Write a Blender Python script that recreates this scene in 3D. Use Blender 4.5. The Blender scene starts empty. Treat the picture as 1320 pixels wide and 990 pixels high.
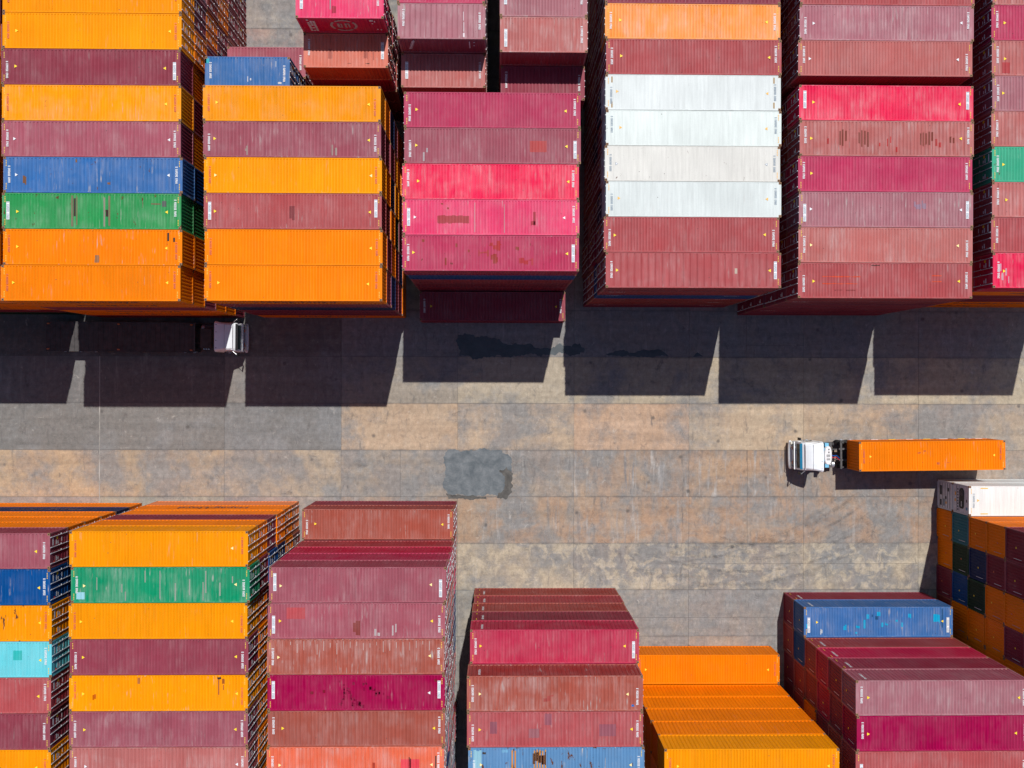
import bpy, bmesh, math, random
from mathutils import Vector, Matrix

# ------------------------------------------------------------------ camera, sky, sun, exposure
scene = bpy.context.scene
COL = scene.collection
cam_d = bpy.data.cameras.new("camera")
cam = bpy.data.objects.new("camera", cam_d); COL.objects.link(cam)
cam_d.sensor_width = 36.0
cam_d.lens = 1139.44 / 1320.0 * 36.0
cam_d.clip_start = 1.0
cam_d.clip_end = 2000.0
cam.rotation_mode = 'XYZ'
cam.location = (0.0, 0.0, 76.63)
cam.matrix_world = (Matrix.Translation((0, 0, 76.63)) @ Matrix.Rotation(math.radians(0.120), 4, 'Z')
                    @ Matrix.Rotation(math.radians(-0.8935), 4, 'Y') @ Matrix.Rotation(math.radians(-0.029), 4, 'X'))
scene.camera = cam

SUN_DIR = Vector((1.64, 7.72, 15.6)).normalized()          # towards the sun
sun_el = math.asin(SUN_DIR.z)
world = bpy.data.worlds.new("World"); scene.world = world
world.use_nodes = True
wn = world.node_tree
bg = wn.nodes['Background']
sky = wn.nodes.new('ShaderNodeTexSky'); sky.sky_type = 'NISHITA'; sky.sun_disc = False
sky.sun_elevation = sun_el
sky.sun_rotation = math.atan2(SUN_DIR.x, SUN_DIR.y)
sky.air_density = 1.0; sky.dust_density = 0.4; sky.ozone_density = 1.6
wn.links.new(sky.outputs[0], bg.inputs[0]); bg.inputs[1].default_value = 0.072
sun_d = bpy.data.lights.new("sun", 'SUN'); sun_d.energy = 3.9; sun_d.angle = math.radians(0.5)
sun_d.color = (1.0, 0.965, 0.91)
sun = bpy.data.objects.new("sun", sun_d); COL.objects.link(sun)
sun.rotation_mode = 'QUATERNION'
sun.rotation_quaternion = SUN_DIR.to_track_quat('Z', 'Y')
sun.location = SUN_DIR * 150
vs = scene.view_settings
vs.view_transform = 'Standard'; vs.look = 'None'; vs.exposure = 0.2; vs.gamma = 1.0
vs.use_curve_mapping = False

# LAYOUT BEGIN
import random
L40, L20, WID, HGT, TIER = 12.192, 6.058, 2.438, 2.585, 2.6
# code: (rgb albedo, words)
PAL = {
 'o': ((.93, .31, .000), 'golden orange'), 'O': ((.93, .225, .000), 'deep orange'), 'l': ((.93, .33, .02), 'faded light orange'),
 'a': ((.93, .34, .10), 'pale apricot orange'), 'm': ((.36, .10, .13), 'mauve maroon'), 'n': ((.28, .058, .082), 'dark maroon'),
 'r': ((.42, .095, .10), 'red maroon'), 't': ((.37, .10, .075), 'brownish red'), 'p': ((.48, .155, .145), 'pinkish brown'),
 'g': ((.49, .062, .125), 'magenta'), 'c': ((.83, .06, .125), 'bright crimson'), 'k': ((.76, .085, .18), 'rosy pink'),
 'd': ((.36, .016, .075), 'deep raspberry'), 'q': ((.52, .055, .105), 'cherry red'), 'b': ((.06, .17, .42), 'mid blue'), 'u': ((.13, .27, .48), 'faded pale blue'), 'B': ((.004, .075, .27), 'deep blue'),
 'v': ((.02, .035, .12), 'navy blue'), 'e': ((.04, .30, .095), 'green'), 'f': ((.02, .29, .14), 'emerald green'), 'E': ((.07, .42, .25), 'sea green'),
 'G': ((.02, .075, .035), 'dark green'), 'y': ((.16, .60, .66), 'light turquoise'), 'T': ((.05, .22, .27), 'teal'),
 'w': ((.75, .78, .765), 'white'), 'W': ((.735, .73, .67), 'cream white'), 's': ((.74, .165, .095), 'salmon red'),
 'P': ((.62, .20, .145), 'pale salmon'), 'S': ((.85, .28, .12), 'salmon orange'), 'h': ((.40, .16, .19), 'dusty mauve'),
}
# stack: x of west face, words for the label, rows
# row: (y of south face, tiers bottom to top, length, door side, dx)
def _rows_n(y0, tops, pal, door, fixed, gaps, rng, pitch=2.47):
    out = []; y = y0
    for i, c in enumerate(tops):
        y += gaps.get(i, 0)
        s = fixed.get(i)
        if s is None:
            s = ''.join(rng.choice(pal) for _ in range(5)) + c
        d = door(i) if callable(door) else door
        out.append((y, s, L40, d, rng.uniform(-.08, .08))); y += pitch
    return out
def _rows_s(y0, tops, pal, door, fixed, gaps, rng, pitch=2.475):
    out = []; y = y0 - WID
    for i, c in enumerate(tops):
        y -= gaps.get(i, 0)
        s = fixed.get(i)
        if s is None:
            s = ''.join(rng.choice(pal) for _ in range(5)) + c
        out.append((y, s, L40, door, rng.uniform(-.08, .08))); y -= pitch
    return out
def layout():
    R = random.Random(11)
    ora = 'OOonmOvntOo'; mar = 'nmrtnnmdvrnt'; mix = 'nmOrtnvOG'
    S = []
    S.append(('T0', -47.70, 'upper block cut by the left edge', _rows_n(5.85, 'OOonOmoOnoOo', ora, 'W', {0: 'GnOOOO'}, {}, R)))
    S.append(('T1', -33.98, 'upper left block', _rows_n(5.61, 'OOebmlnooOno', ora, lambda i: 'E' if i >= 7 else 'W',
              {0: 'nOOmOO', 1: 'tmOnOO', 2: 'nOmnee', 3: 'tOnvBb', 7: 'nOtnOo', 8: 'ntmOno', 9: 'tmOtmO'}, {}, R)))
    S.append(('T2', -20.26, 'orange block beside the pink roofs', _rows_n(5.66, 'Ooroml', ora, 'W',
              {0: 'OnnvmO', 1: 'OvmOnO', 2: 'nmGOnr'}, {}, R, 2.472)))
    S.append(('T2b', -21.05, 'short row behind the orange block', [(20.95, 'nmrvb', L20, 'E', 0), (23.62, 'ntm', L20, 'E', 0)]))
    S.append(('T3', -6.58, 'upper block with the pink roofs', [(5.25, 'n', L40, 'W', 0)] + _rows_n(7.78, 'gkcmg', mar, 'W', {0: 'nnnrBg'}, {}, R)))
    S.append(('P', -14.02, 'leftmost short stack at top', [(22.66, 'nntqP', L20, 'E', 0.0), (25.14, 'nmrntk', L20, 'E', .02)]))
    S.append(('Q', -7.02, 'middle short stack at top', [(21.28, 'nnmtp', L20, 'E', 0), (23.77, 'nmrnrh', L20, 'E', .03), (26.24, 'nmrntg', L20, 'E', -.02), (28.72, 'nmrntm', L20, 'E', 0)] + [(31.2 + 2.48 * i, 'nmrntm', L20, 'E', 0) for i in range(7)]))  # unseen rows past the top edge, extended to keep the gap in shade
    S.append(('R', 0.05, 'rightmost short stack at top', [(20.43, 'nnmnn', L20, 'E', .08), (22.90, 'nmrnrp', L20, 'E', .02), (25.37, 'nmrnth', L20, 'E', 0), (27.85, 'nmrntm', L20, 'E', 0)] + [(30.33 + 2.48 * i, 'nmrntm', L20, 'E', 0) for i in range(7)]))  # same here: unseen rows to the north that shade the gap beside them
    S.append(('T4', 7.35, 'upper block with the white roofs', _rows_n(6.66, 'rrwWwwranmr', mar, 'W', {0: 'nttBrr'}, {}, R, 2.462)))
    S.append(('T5', 20.85, 'upper block right of the white roofs', _rows_n(5.99, 'rphgpcphrnmr', mar, 'W', {0: 'nnnnnr'}, {6: .62}, R)))
    S.append(('T6', 34.36, 'upper block cut by the right edge', _rows_n(6.74, 'crpEphpgpmnr', mar, 'W', {0: 'OOnnOc'}, {}, R, 2.465)))
    S.append(('B0', -42.80, 'lower block cut by the left edge', _rows_s(-10.33, 'mBoyrnoOmn', ora, 'E', {0: 'OvOOOm', 1: 'nOnvBB', 3: 'nOmvTy'}, {}, R)))
    S.append(('B1', -29.32, 'lower block with the green roof', _rows_s(-10.19, 'ofonompOmn', ora, 'E', {0: 'SOOnOo', 1: 'tOvBnf', 2: 'nOvnOo'}, {}, R)))
    S.append(('B2', -15.81, 'lower block with the raspberry roof', _rows_s(-10.16, 't', mar, 'E', {0: 'nt'}, {}, R) +
              _rows_s(-12.68, 'mmtdtsnmt', mar, 'E', {0: 'tnrqgm'}, {}, R)))
    S.append(('B3', -2.06, 'stepped lower block in the centre', _rows_s(-17.73, 'q', mar, 'E', {0: 'trtnq'}, {}, R) +
              _rows_s(-20.21, 'trumnt', mar, 'E', {}, {}, R)))
    S.append(('B4', 11.53, 'low fronted all orange block', _rows_s(-22.78, 'O', 'O', 'E', {0: 'O'}, {}, R) +
              _rows_s(-25.31, 'oOoO', 'Oo', 'E', {0: 'OOOOOo'}, {}, R)))
    S.append(('B5', 24.94, 'lower block behind the blue front roof', _rows_s(-18.12, 'b', mar, 'E', {0: 'nb'}, {}, R) +
              _rows_s(-20.60, 'hdrmtn', mar, 'E', {0: 'tBtqnh', 1: 'nttqnd', 2: 'ntOntr'}, {}, R)))
    S.append(('B6', 38.34, 'lower block behind the white reefers', _rows_s(-8.28, 'w', mar, 'E', {0: 'ww'}, {}, R) +
              _rows_s(-10.76, 'mrtnmrtmn', mix, 'E', {0: 'OTOOnm', 1: 'OGvnnr', 2: 'nBGOOt', 3: 'tOOOnn', 4: 'tOOOOm'}, {}, R)))
    out = []
    for key, x, words, rows in S:
        for i, (y, s, ln, door, dx) in enumerate(rows):
            for t, c in enumerate(s):
                jx = 0 if t == len(s) - 1 else R.uniform(-.05, .05)
                out.append(dict(k=key, words=words, row=i, tier=t, n=len(s), x=x + dx + jx, y=y + (0 if t == len(s) - 1 else R.uniform(-.008, .008)),
                                z=t * TIER, ln=ln, c=c, door=door))
    return out
# LAYOUT END

# which 299 stacked containers show largest from the photograph's viewpoint: those are built as
# individuals with parts, the few slivers and hidden ones below them are joined into one object
import numpy as np
def show_largest(cons, how_many=299, W=880, H=660):
    f = 1139.44*W/1320; M3 = np.array(cam.matrix_world.to_3x3()); eye = np.array(cam.location)
    near = np.full((H, W), 1e9); who = np.full((H, W), -1)
    for i, c in enumerate(cons):
        lo = np.array([c['x'], c['y'], c['z']]); hi = lo+np.array([c['ln'], WID, HGT])
        P = np.array([[x, y, z] for x in (lo[0], hi[0]) for y in (lo[1], hi[1]) for z in (lo[2], hi[2])])-eye
        q = P @ M3; us = W/2+f*q[:, 0]/-q[:, 2]; ws = H/2-f*q[:, 1]/-q[:, 2]
        u0, u1 = max(0, int(us.min())), min(W, int(us.max())+2); v0, v1 = max(0, int(ws.min())), min(H, int(ws.max())+2)
        if u0 >= u1 or v0 >= v1: continue
        u, v = np.meshgrid(np.arange(u0, u1)+.5-W/2, H/2-(np.arange(v0, v1)+.5))
        inv = 1.0/(np.stack([u/f, v/f, -np.ones_like(u)], -1) @ M3.T)
        a = (lo-eye)*inv; b = (hi-eye)*inv
        tn = np.minimum(a, b).max(-1); tf = np.maximum(a, b).min(-1)
        n_ = near[v0:v1, u0:u1]; w_ = who[v0:v1, u0:u1]
        m = (tn < tf) & (tn < n_); n_[m] = tn[m]; w_[m] = i
    cnt = np.bincount(who[who >= 0], minlength=len(cons))
    return {int(i) for i in np.argsort(-cnt, kind='stable')[:how_many] if cnt[i] > 0}

# ------------------------------------------------------------------ helpers
def link(o, parent=None):
    COL.objects.link(o)
    if parent: o.parent = parent
    return o
def empty(name, loc=(0, 0, 0), rz=0.0):
    o = bpy.data.objects.new(name, None); o.empty_display_size = .5
    o.location = loc; o.rotation_euler = (0, 0, rz); COL.objects.link(o); return o
def tag(o, label=None, cat=None, group=None, kind=None):
    if label: o['label'] = label
    if cat: o['category'] = cat
    if group: o['group'] = group
    if kind: o['kind'] = kind
    return o
class MB:
    """collects faces with a material slot each"""
    def __init__(s): s.v = []; s.f = []; s.m = []; s.sm = []
    def quad(s, a, b, c, d, m=0):
        n = len(s.v); s.v += [a, b, c, d]; s.f.append((n, n+1, n+2, n+3)); s.m.append(m); return s
    def poly(s, pts, m=0):
        n = len(s.v); s.v += list(pts); s.f.append(tuple(range(n, n+len(pts)))); s.m.append(m); return s
    def box(s, x0, x1, y0, y1, z0, z1, m=0):
        n = len(s.v)
        s.v += [(x0,y0,z0),(x1,y0,z0),(x1,y1,z0),(x0,y1,z0),(x0,y0,z1),(x1,y0,z1),(x1,y1,z1),(x0,y1,z1)]
        for f in ((3,2,1,0),(4,5,6,7),(0,1,5,4),(1,2,6,5),(2,3,7,6),(3,0,4,7)):
            s.f.append(tuple(n+i for i in f)); s.m.append(m)
        return s
    def cyl(s, p, q, r, n=8, m=0, r2=None, caps=True):
        p, q = Vector(p), Vector(q); ax = (q-p).normalized()
        u = ax.orthogonal().normalized(); w = ax.cross(u); b = len(s.v); r2 = r if r2 is None else r2
        for c, rr in ((p, r), (q, r2)):
            for i in range(n):
                a = 2*math.pi*i/n; s.v.append(tuple(c + (u*math.cos(a)+w*math.sin(a))*rr))
        for i in range(n):
            j = (i+1) % n; s.f.append((b+i, b+j, b+n+j, b+n+i)); s.m.append(m)
        if caps:
            s.f.append(tuple(b+i for i in reversed(range(n)))); s.m.append(m)
            s.f.append(tuple(b+n+i for i in range(n))); s.m.append(m)
        return s
    def tube(s, pts, r, n=6, m=0):
        for a, b in zip(pts, pts[1:]): s.cyl(a, b, r, n, m)
        return s
    def loft(s, rings, m=0, caps=True):
        b = len(s.v); n = len(rings[0])
        for r in rings: s.v += [tuple(p) for p in r]
        for k in range(len(rings)-1):
            for i in range(n):
                j = (i+1) % n; o = b+k*n
                s.f.append((o+i, o+j, o+n+j, o+n+i)); s.m.append(m)
        if caps:
            s.f.append(tuple(b+i for i in reversed(range(n)))); s.m.append(m)
            s.f.append(tuple(b+(len(rings)-1)*n+i for i in range(n))); s.m.append(m)
        return s
    def mesh(s, name, mats, smooth=False, bevel=0):
        me = bpy.data.meshes.new(name); me.from_pydata(s.v, [], s.f)
        for mt in mats: me.materials.append(mt)
        me.polygons.foreach_set('material_index', s.m)
        if bevel:
            bm = bmesh.new(); bm.from_mesh(me)
            bmesh.ops.remove_doubles(bm, verts=bm.verts, dist=1e-5)
            es = [e for e in bm.edges if len(e.link_faces) == 2 and e.calc_face_angle(0) > .5]
            bmesh.ops.bevel(bm, geom=es, offset=bevel, segments=2, profile=.5, affect='EDGES')
            bm.to_mesh(me); bm.free()
        if smooth: me.shade_smooth() if hasattr(me, 'shade_smooth') else None
        me.update(); return me
    def build(s, name, mats, parent=None, smooth=False, bevel=0):
        return link(bpy.data.objects.new(name, s.mesh(name, mats, smooth, bevel)), parent)

# ------------------------------------------------------------------ materials
class NT:
    def __init__(s, name):
        s.mat = bpy.data.materials.new(name); s.mat.use_nodes = True; s.t = s.mat.node_tree
        s.b = s.t.nodes['Principled BSDF']
    def n(s, typ, **kw):
        nd = s.t.nodes.new(typ)
        for k, v in kw.items(): setattr(nd, k, v)
        return nd
    def l(s, a, b): s.t.links.new(a, b)
    def set(s, sock, v):
        if hasattr(v, 'is_output') or isinstance(v, bpy.types.NodeSocket): s.l(v, sock)
        else: sock.default_value = v
    def math(s, op, a, b=0.0, c=None, clamp=False):
        nd = s.n('ShaderNodeMath', operation=op); nd.use_clamp = clamp
        s.set(nd.inputs[0], a); s.set(nd.inputs[1], b)
        if c is not None: s.set(nd.inputs[2], c)
        return nd.outputs[0]
    def vmul(s, v, vec):
        nd = s.n('ShaderNodeVectorMath', operation='MULTIPLY'); s.set(nd.inputs[0], v); nd.inputs[1].default_value = vec
        return nd.outputs[0]
    def vadd(s, v, w):
        nd = s.n('ShaderNodeVectorMath', operation='ADD'); s.set(nd.inputs[0], v); s.set(nd.inputs[1], w)
        return nd.outputs[0]
    def noise(s, v, scale, detail=3.0, rough=.55, dist=0.0):
        nd = s.n('ShaderNodeTexNoise'); s.set(nd.inputs['Vector'], v); nd.inputs['Scale'].default_value = scale
        nd.inputs['Detail'].default_value = detail; nd.inputs['Roughness'].default_value = rough
        nd.inputs['Distortion'].default_value = dist
        return nd.outputs[0]
    def ramp(s, f, a, b, va=0.0, vb=1.0):
        nd = s.n('ShaderNodeMapRange'); nd.clamp = True
        s.set(nd.inputs[0], f); s.set(nd.inputs[1], a); s.set(nd.inputs[2], b)
        nd.inputs[3].default_value = va; nd.inputs[4].default_value = vb
        return nd.outputs[0]
    def mix(s, f, a, b, mode='MIX'):
        nd = s.n('ShaderNodeMix', data_type='RGBA', blend_type=mode)
        s.set(nd.inputs[0], f)
        for k, v in ((6, a), (7, b)):
            if isinstance(v, tuple): nd.inputs[k].default_value = (*v[:3], 1)
            else: s.l(v, nd.inputs[k])
        return nd.outputs[2]
    def attr(s, name):
        nd = s.n('ShaderNodeAttribute', attribute_type='OBJECT', attribute_name=name); return nd.outputs['Fac']

def simple(name, col, rough=.6, metal=0.0, var=.12, scale=3.0):
    t = NT(name); g = t.n('ShaderNodeTexCoord').outputs['Object']
    f = t.noise(g, scale, 4.0, .6)
    k = t.ramp(f, .3, .7, 1-var, 1+var)
    c = t.n('ShaderNodeVectorMath', operation='SCALE'); c.inputs[0].default_value = col; t.l(k, c.inputs[3])
    t.l(c.outputs[0], t.b.inputs['Base Color'])
    t.b.inputs['Roughness'].default_value = rough; t.b.inputs['Metallic'].default_value = metal
    return t.mat

def paint_material():
    t = NT('container_paint')
    oi = t.n('ShaderNodeObjectInfo'); tc = t.n('ShaderNodeTexCoord').outputs['Object']
    off = t.math('MULTIPLY', oi.outputs['Random'], 61.0)
    comb = t.n('ShaderNodeCombineXYZ'); t.l(off, comb.inputs[0]); t.l(off, comb.inputs[1])
    p = t.vadd(tc, comb.outputs[0])
    wear, rust, fade = t.attr('wear'), t.attr('rust'), t.attr('fade')
    col = oi.outputs['Color']
    # chalky, uneven ageing of the paint
    big = t.noise(p, .33, 3.0, .5)
    hv = t.n('ShaderNodeHueSaturation'); t.l(col, hv.inputs['Color'])
    t.l(t.ramp(big, .3, .7, .94, 1.05), hv.inputs['Value'])
    t.l(t.ramp(t.noise(p, .6, 2.0), .35, .65, 1.0, 1.06), hv.inputs['Saturation'])
    c = hv.outputs[0]
    chn = t.noise(t.vmul(p, (4.2, .55, .55)), 1.0, 5.0, .62)
    chl = t.noise(t.vmul(p, (.5, .7, .7)), 1.0, 3.0, .5)
    chk = t.math('MULTIPLY', t.ramp(chn, .38, .72), t.ramp(chl, .36, .66))
    chalk = t.math('MULTIPLY', chk, fade, clamp=True)
    c = t.mix(chalk, c, t.mix(.38, c, (.62, .56, .54)))
    # panel to panel tone steps across the length
    sx = t.n('ShaderNodeSeparateXYZ'); t.l(p, sx.inputs[0])
    pan = t.n('ShaderNodeTexWhiteNoise', noise_dimensions='1D')
    t.l(t.math('FLOOR', t.math('MULTIPLY', sx.outputs[0], .62)), pan.inputs['W'])
    c = t.mix(1.0, c, t.ramp(pan.outputs[0], 0, 1, .965, 1.03), 'MULTIPLY')
    # streaks running across the roof / down the sides
    st = t.noise(t.vmul(p, (5.5, .35, .35)), 1.0, 4.0, .6)
    c = t.mix(1.0, c, t.ramp(st, .3, .7, .91, 1.07), 'MULTIPLY')
    st2 = t.noise(t.vmul(p, (7.0, .5, .5)), 1.0, 3.0, .6); lump = t.noise(p, .8, 2.0)
    s2 = t.math('MULTIPLY', t.ramp(st2, .58, .70), t.ramp(lump, .50, .66))
    c = t.mix(t.math('MULTIPLY', s2, wear, clamp=True), c, (.42, .38, .36))
    # small scuffs
    sc = t.noise(t.vmul(p, (2.6, 1.2, 1.2)), 2.0, 6.0, .7, .4)
    c = t.mix(t.math('MULTIPLY', t.ramp(sc, .66, .70), t.math('MULTIPLY', wear, .8), clamp=True), c, t.mix(.5, c, (.10, .08, .08)))
    # rust
    rn = t.noise(t.vmul(p, (2.2, .9, .9)), 1.0, 8.0, .68, .3)
    th = t.math('SUBTRACT', .75, t.math('MULTIPLY', rust, .19))
    rm = t.ramp(t.math('SUBTRACT', rn, th), 0.0, .035)
    rc = t.mix(t.noise(p, 6.0, 3.0), (.16, .055, .028), (.06, .032, .022))
    c = t.mix(rm, c, rc)
    # specks and fine dust grain
    vo = t.n('ShaderNodeTexVoronoi'); t.l(p, vo.inputs['Vector']); vo.inputs['Scale'].default_value = 1.3
    sp = t.ramp(vo.outputs['Distance'], .035, .05, 1.0, 0.0)
    c = t.mix(t.math('MULTIPLY', sp, .75), c, (.07, .05, .05))
    gr = t.noise(p, 14.0, 3.0, .7)
    c = t.mix(1.0, c, t.ramp(gr, .3, .7, .95, 1.04), 'MULTIPLY')
    t.l(c, t.b.inputs['Base Color'])
    t.set(t.b.inputs['Roughness'], t.math('ADD', .55, t.math('MULTIPLY', rm, .35)))
    t.b.inputs['Specular IOR Level'].default_value = .10
    bp = t.n('ShaderNodeBump'); bp.inputs['Strength'].default_value = .45; bp.inputs['Distance'].default_value = .06
    t.l(t.noise(t.vmul(p, (1.6, .8, .8)), 1.0, 2.0), bp.inputs['Height']); t.l(bp.outputs[0], t.b.inputs['Normal'])
    return t.mat

def concrete_material(name='slab_concrete', joint=False):
    t = NT(name)
    oi = t.n('ShaderNodeObjectInfo')
    pos = t.n('ShaderNodeNewGeometry').outputs['Position']
    off = t.n('ShaderNodeCombineXYZ')
    t.l(t.math('MULTIPLY', oi.outputs['Random'], 40.0), off.inputs[0]); t.l(t.math('MULTIPLY', oi.outputs['Random'], 23.0), off.inputs[1])
    p = t.vadd(pos, off.outputs[0])
    col = oi.outputs['Color']
    gr, str_, ru, cr = t.attr('grime'), t.attr('streak'), t.attr('tan'), t.attr('cream')
    # warm cement surface against worn slate-grey areas; large stains run on across the joints
    n1 = t.noise(pos, .17, 8.0, .62, .4)
    n2 = t.noise(p, .70, 8.0, .70, .3)
    m = t.math('ADD', t.math('MULTIPLY', n1, .7), t.math('MULTIPLY', n2, .3))
    th = t.math('SUBTRACT', .625, t.math('MULTIPLY', gr, .28))
    gm = t.ramp(t.math('SUBTRACT', m, th), -.05, .07)
    slate = t.mix(t.noise(p, 1.3, 5.0, .6), (.165, .182, .20), (.255, .265, .275))
    c = t.mix(t.math('MULTIPLY', gm, .85), col, slate)
    n3 = t.noise(t.vadd(t.vmul(pos, (1.0, .75, 1.0)), (17.0, 5.0, 0.0)), .40, 8.0, .68, .5)
    rm = t.math('MULTIPLY', t.ramp(n3, .45, .60), ru, clamp=True)
    c = t.mix(t.math('MULTIPLY', rm, .8), c, t.mix(t.noise(p, 2.0), (.42, .27, .165), (.31, .215, .16)))
    n4 = t.noise(t.vadd(pos, (3.0, 31.0, 0.0)), .75, 9.0, .74, .5)
    cm = t.math('MULTIPLY', t.ramp(n4, .49, .58), cr, clamp=True)
    c = t.mix(t.math('MULTIPLY', cm, .85), c, (.49, .435, .335))
    # drips and scrapes across the lane
    s = t.noise(t.vmul(p, (1.9, .17, 1.0)), 1.0, 7.0, .70, .25)
    sm = t.math('MULTIPLY', t.ramp(s, .53, .62), str_, clamp=True)
    c = t.mix(sm, c, t.mix(t.ramp(t.noise(t.vmul(p, (1.0, .2, 1.0)), 1.0), .4, .6), (.19, .20, .22), (.42, .42, .42)))
    # faint wheel paths along the lane
    q = t.noise(t.vmul(pos, (.045, 1.1, 1.0)), 1.0, 6.0, .66)
    c = t.mix(1.0, c, t.ramp(q, .3, .7, .84, 1.10), 'MULTIPLY')
    b = t.noise(p, 2.1, 9.0, .74)
    c = t.mix(1.0, c, t.ramp(b, .3, .7, .76, 1.20), 'MULTIPLY')
    b2 = t.noise(t.vmul(p, (1.0, .45, 1.0)), 3.4, 6.0, .75, .3)
    c = t.mix(1.0, c, t.ramp(b2, .3, .7, .88, 1.11), 'MULTIPLY')
    d = t.noise(pos, .9, 9.0, .78, .7)
    c = t.mix(t.ramp(d, .57, .70, 0.0, .66), c, (.085, .085, .09))
    e = t.noise(t.vmul(t.vadd(p, (9.0, 2.0, 0.0)), (1.6, .35, 1.0)), 1.3, 8.0, .75, .5)
    c = t.mix(t.ramp(e, .57, .70, 0.0, .68), c, (.105, .105, .11))
    f_ = t.noise(t.vadd(p, (51.0, 7.0, 0.0)), 1.5, 9.0, .76, .5)
    c = t.mix(t.ramp(f_, .60, .70, 0.0, .5), c, (.54, .53, .50))
    # oil spots
    vo = t.n('ShaderNodeTexVoronoi'); t.l(t.vadd(pos, t.math('MULTIPLY', b, .25)), vo.inputs['Vector']); vo.inputs['Scale'].default_value = .42
    c = t.mix(t.ramp(vo.outputs['Distance'], .035, .09, .7, 0.0), c, (.09, .088, .09))
    # soft dark dirt gathered along the long joints
    sy = t.n('ShaderNodeSeparateXYZ'); t.l(pos, sy.inputs[0])
    jj = t.math('ABSOLUTE', t.math('SUBTRACT', t.math('FRACT', t.math('DIVIDE', t.math('SUBTRACT', sy.outputs[1], 2.31), 4.04)), .5))
    jd = t.math('MULTIPLY', t.ramp(jj, .455, .5), t.ramp(t.noise(pos, .6, 6.0, .7), .42, .66))
    c = t.mix(t.math('MULTIPLY', jd, .7), c, (.13, .13, .135))
    g = t.noise(p, 11.0, 5.0, .75)
    c = t.mix(1.0, c, t.ramp(g, .3, .7, .87, 1.11), 'MULTIPLY')
    c = t.mix(1.0, c, (1.0, .955, .915), 'MULTIPLY')
    t.l(c, t.b.inputs['Base Color'])
    t.l(t.ramp(b, .3, .7, .80, .95), t.b.inputs['Roughness'])
    t.b.inputs['Specular IOR Level'].default_value = .2
    bp = t.n('ShaderNodeBump'); bp.inputs['Strength'].default_value = .3; bp.inputs['Distance'].default_value = .02
    t.l(b, bp.inputs['Height']); t.l(bp.outputs[0], t.b.inputs['Normal'])
    return t.mat

M_PAINT = paint_material()
M_CONC = concrete_material()
M_JOINT = simple('joint_filler', (.085, .08, .078), .9, 0, .5, .4)
M_SEAL = simple('joint_sealant', (.29, .28, .26), .9, 0, .4, .6)
M_CAST = simple('worn_casting', (.25, .13, .065), .75, 0, .35, 9)
M_HOLE = simple('casting_hole', (.012, .010, .010), .95)
M_ROD = simple('galvanised_rod', (.62, .64, .68), .45, .25, .15, 5)
M_WHITE = simple('white_decal', (.72, .72, .74), .7)
M_YELLOW = simple('yellow_decal', (.90, .62, .02), .6, 0, .06)
M_PYEL = simple('pale_yellow_decal', (.88, .72, .30), .6)
M_GOLD = simple('amber_decal', (.78, .42, .08), .6)
M_REDD = simple('red_decal', (.62, .05, .035), .6)
M_GREYD = simple('grey_blue_decal', (.24, .30, .36), .6)
M_ORED = simple('red_orange_decal', (.66, .14, .05), .6)
M_LETTER = simple('faded_blue_lettering', (.10, .05, .06), .7)
M_EMB = simple('worn_white_print', (.40, .34, .36), .7)
M_EDGE = simple('worn_yellow_marking', (.66, .44, .06), .7, 0, .3, 12)
M_DARK = simple('dark_gap', (.02, .018, .018), .9)
M_GLASS = NT('windscreen_glass'); M_GLASS.b.inputs['Base Color'].default_value = (.015, .03, .035, 1); M_GLASS.b.inputs['Roughness'].default_value = .12; M_GLASS = M_GLASS.mat
M_CAB = simple('cab_white_paint', (.84, .88, .92), .32, 0, .05, 1.2)
M_VISOR = simple('blue_visor', (.02, .22, .40), .3)
M_LBLUE = simple('pale_blue_paint', (.16, .46, .68), .5, 0, .2, 4)
M_BLACK = simple('black_plastic', (.018, .018, .02), .6, 0, .3, 4)
M_CHASS = simple('chassis_grey', (.07, .068, .072), .7, 0, .4, 4)
M_DECK = simple('dark_steel_deck', (.055, .05, .052), .85, 0, .35, 2)
M_CHROME = simple('bright_metal', (.62, .64, .68), .3, .7)
M_TYRE = simple('tyre_rubber', (.022, .022, .022), .9, 0, .3, 6)
M_LAMP = simple('headlight_lens', (.62, .60, .52), .2)
M_AMBER = simple('amber_lens', (.60, .16, .03), .3)
M_HOSER = simple('red_hose', (.55, .03, .06), .5)
M_HOSEB = simple('blue_hose', (.01, .10, .45), .5)
M_UNIT = simple('reefer_unit_white', (.62, .62, .66), .55, 0, .15, 3)

# ------------------------------------------------------------------ container pieces (shared meshes)
ROOFZ = HGT - .012
def corr(n, x0, x1, dep, ridge=.5, slope=.22):
    """breakpoints (x, depth) of a trapezoid corrugation"""
    p = (x1-x0)/n; pts = [(x0, 0.0)]
    for i in range(n):
        a = x0+i*p; flat = p*(1-ridge-2*slope*.5)
        s = p*slope*.5
        pts += [(a+flat*.5, 0.0), (a+flat*.5+s, -dep), (a+flat*.5+s+p*ridge, -dep), (a+flat*.5+2*s+p*ridge, 0.0)]
    pts.append((x1, 0.0)); return pts
ROOFS = {}
def roof_profile(ln, style):
    k = (ln, style)
    if k not in ROOFS:
        n = {'fine': 55, 'wide': 46, 'coarse': 24, 'flat': 22}[style]
        if ln == L20: n = {'fine': 26, 'wide': 22, 'coarse': 15, 'flat': 12}[style]
        dep = {'fine': .042, 'wide': .045, 'coarse': .04, 'flat': .008}[style]
        rid = {'fine': .12, 'wide': .10, 'coarse': .05, 'flat': .05}[style]
        ROOFS[k] = corr(n, .30, ln-.30, dep, rid, {'fine': .48, 'wide': .46, 'coarse': .20, 'flat': .06}[style])
    return ROOFS[k]
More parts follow.
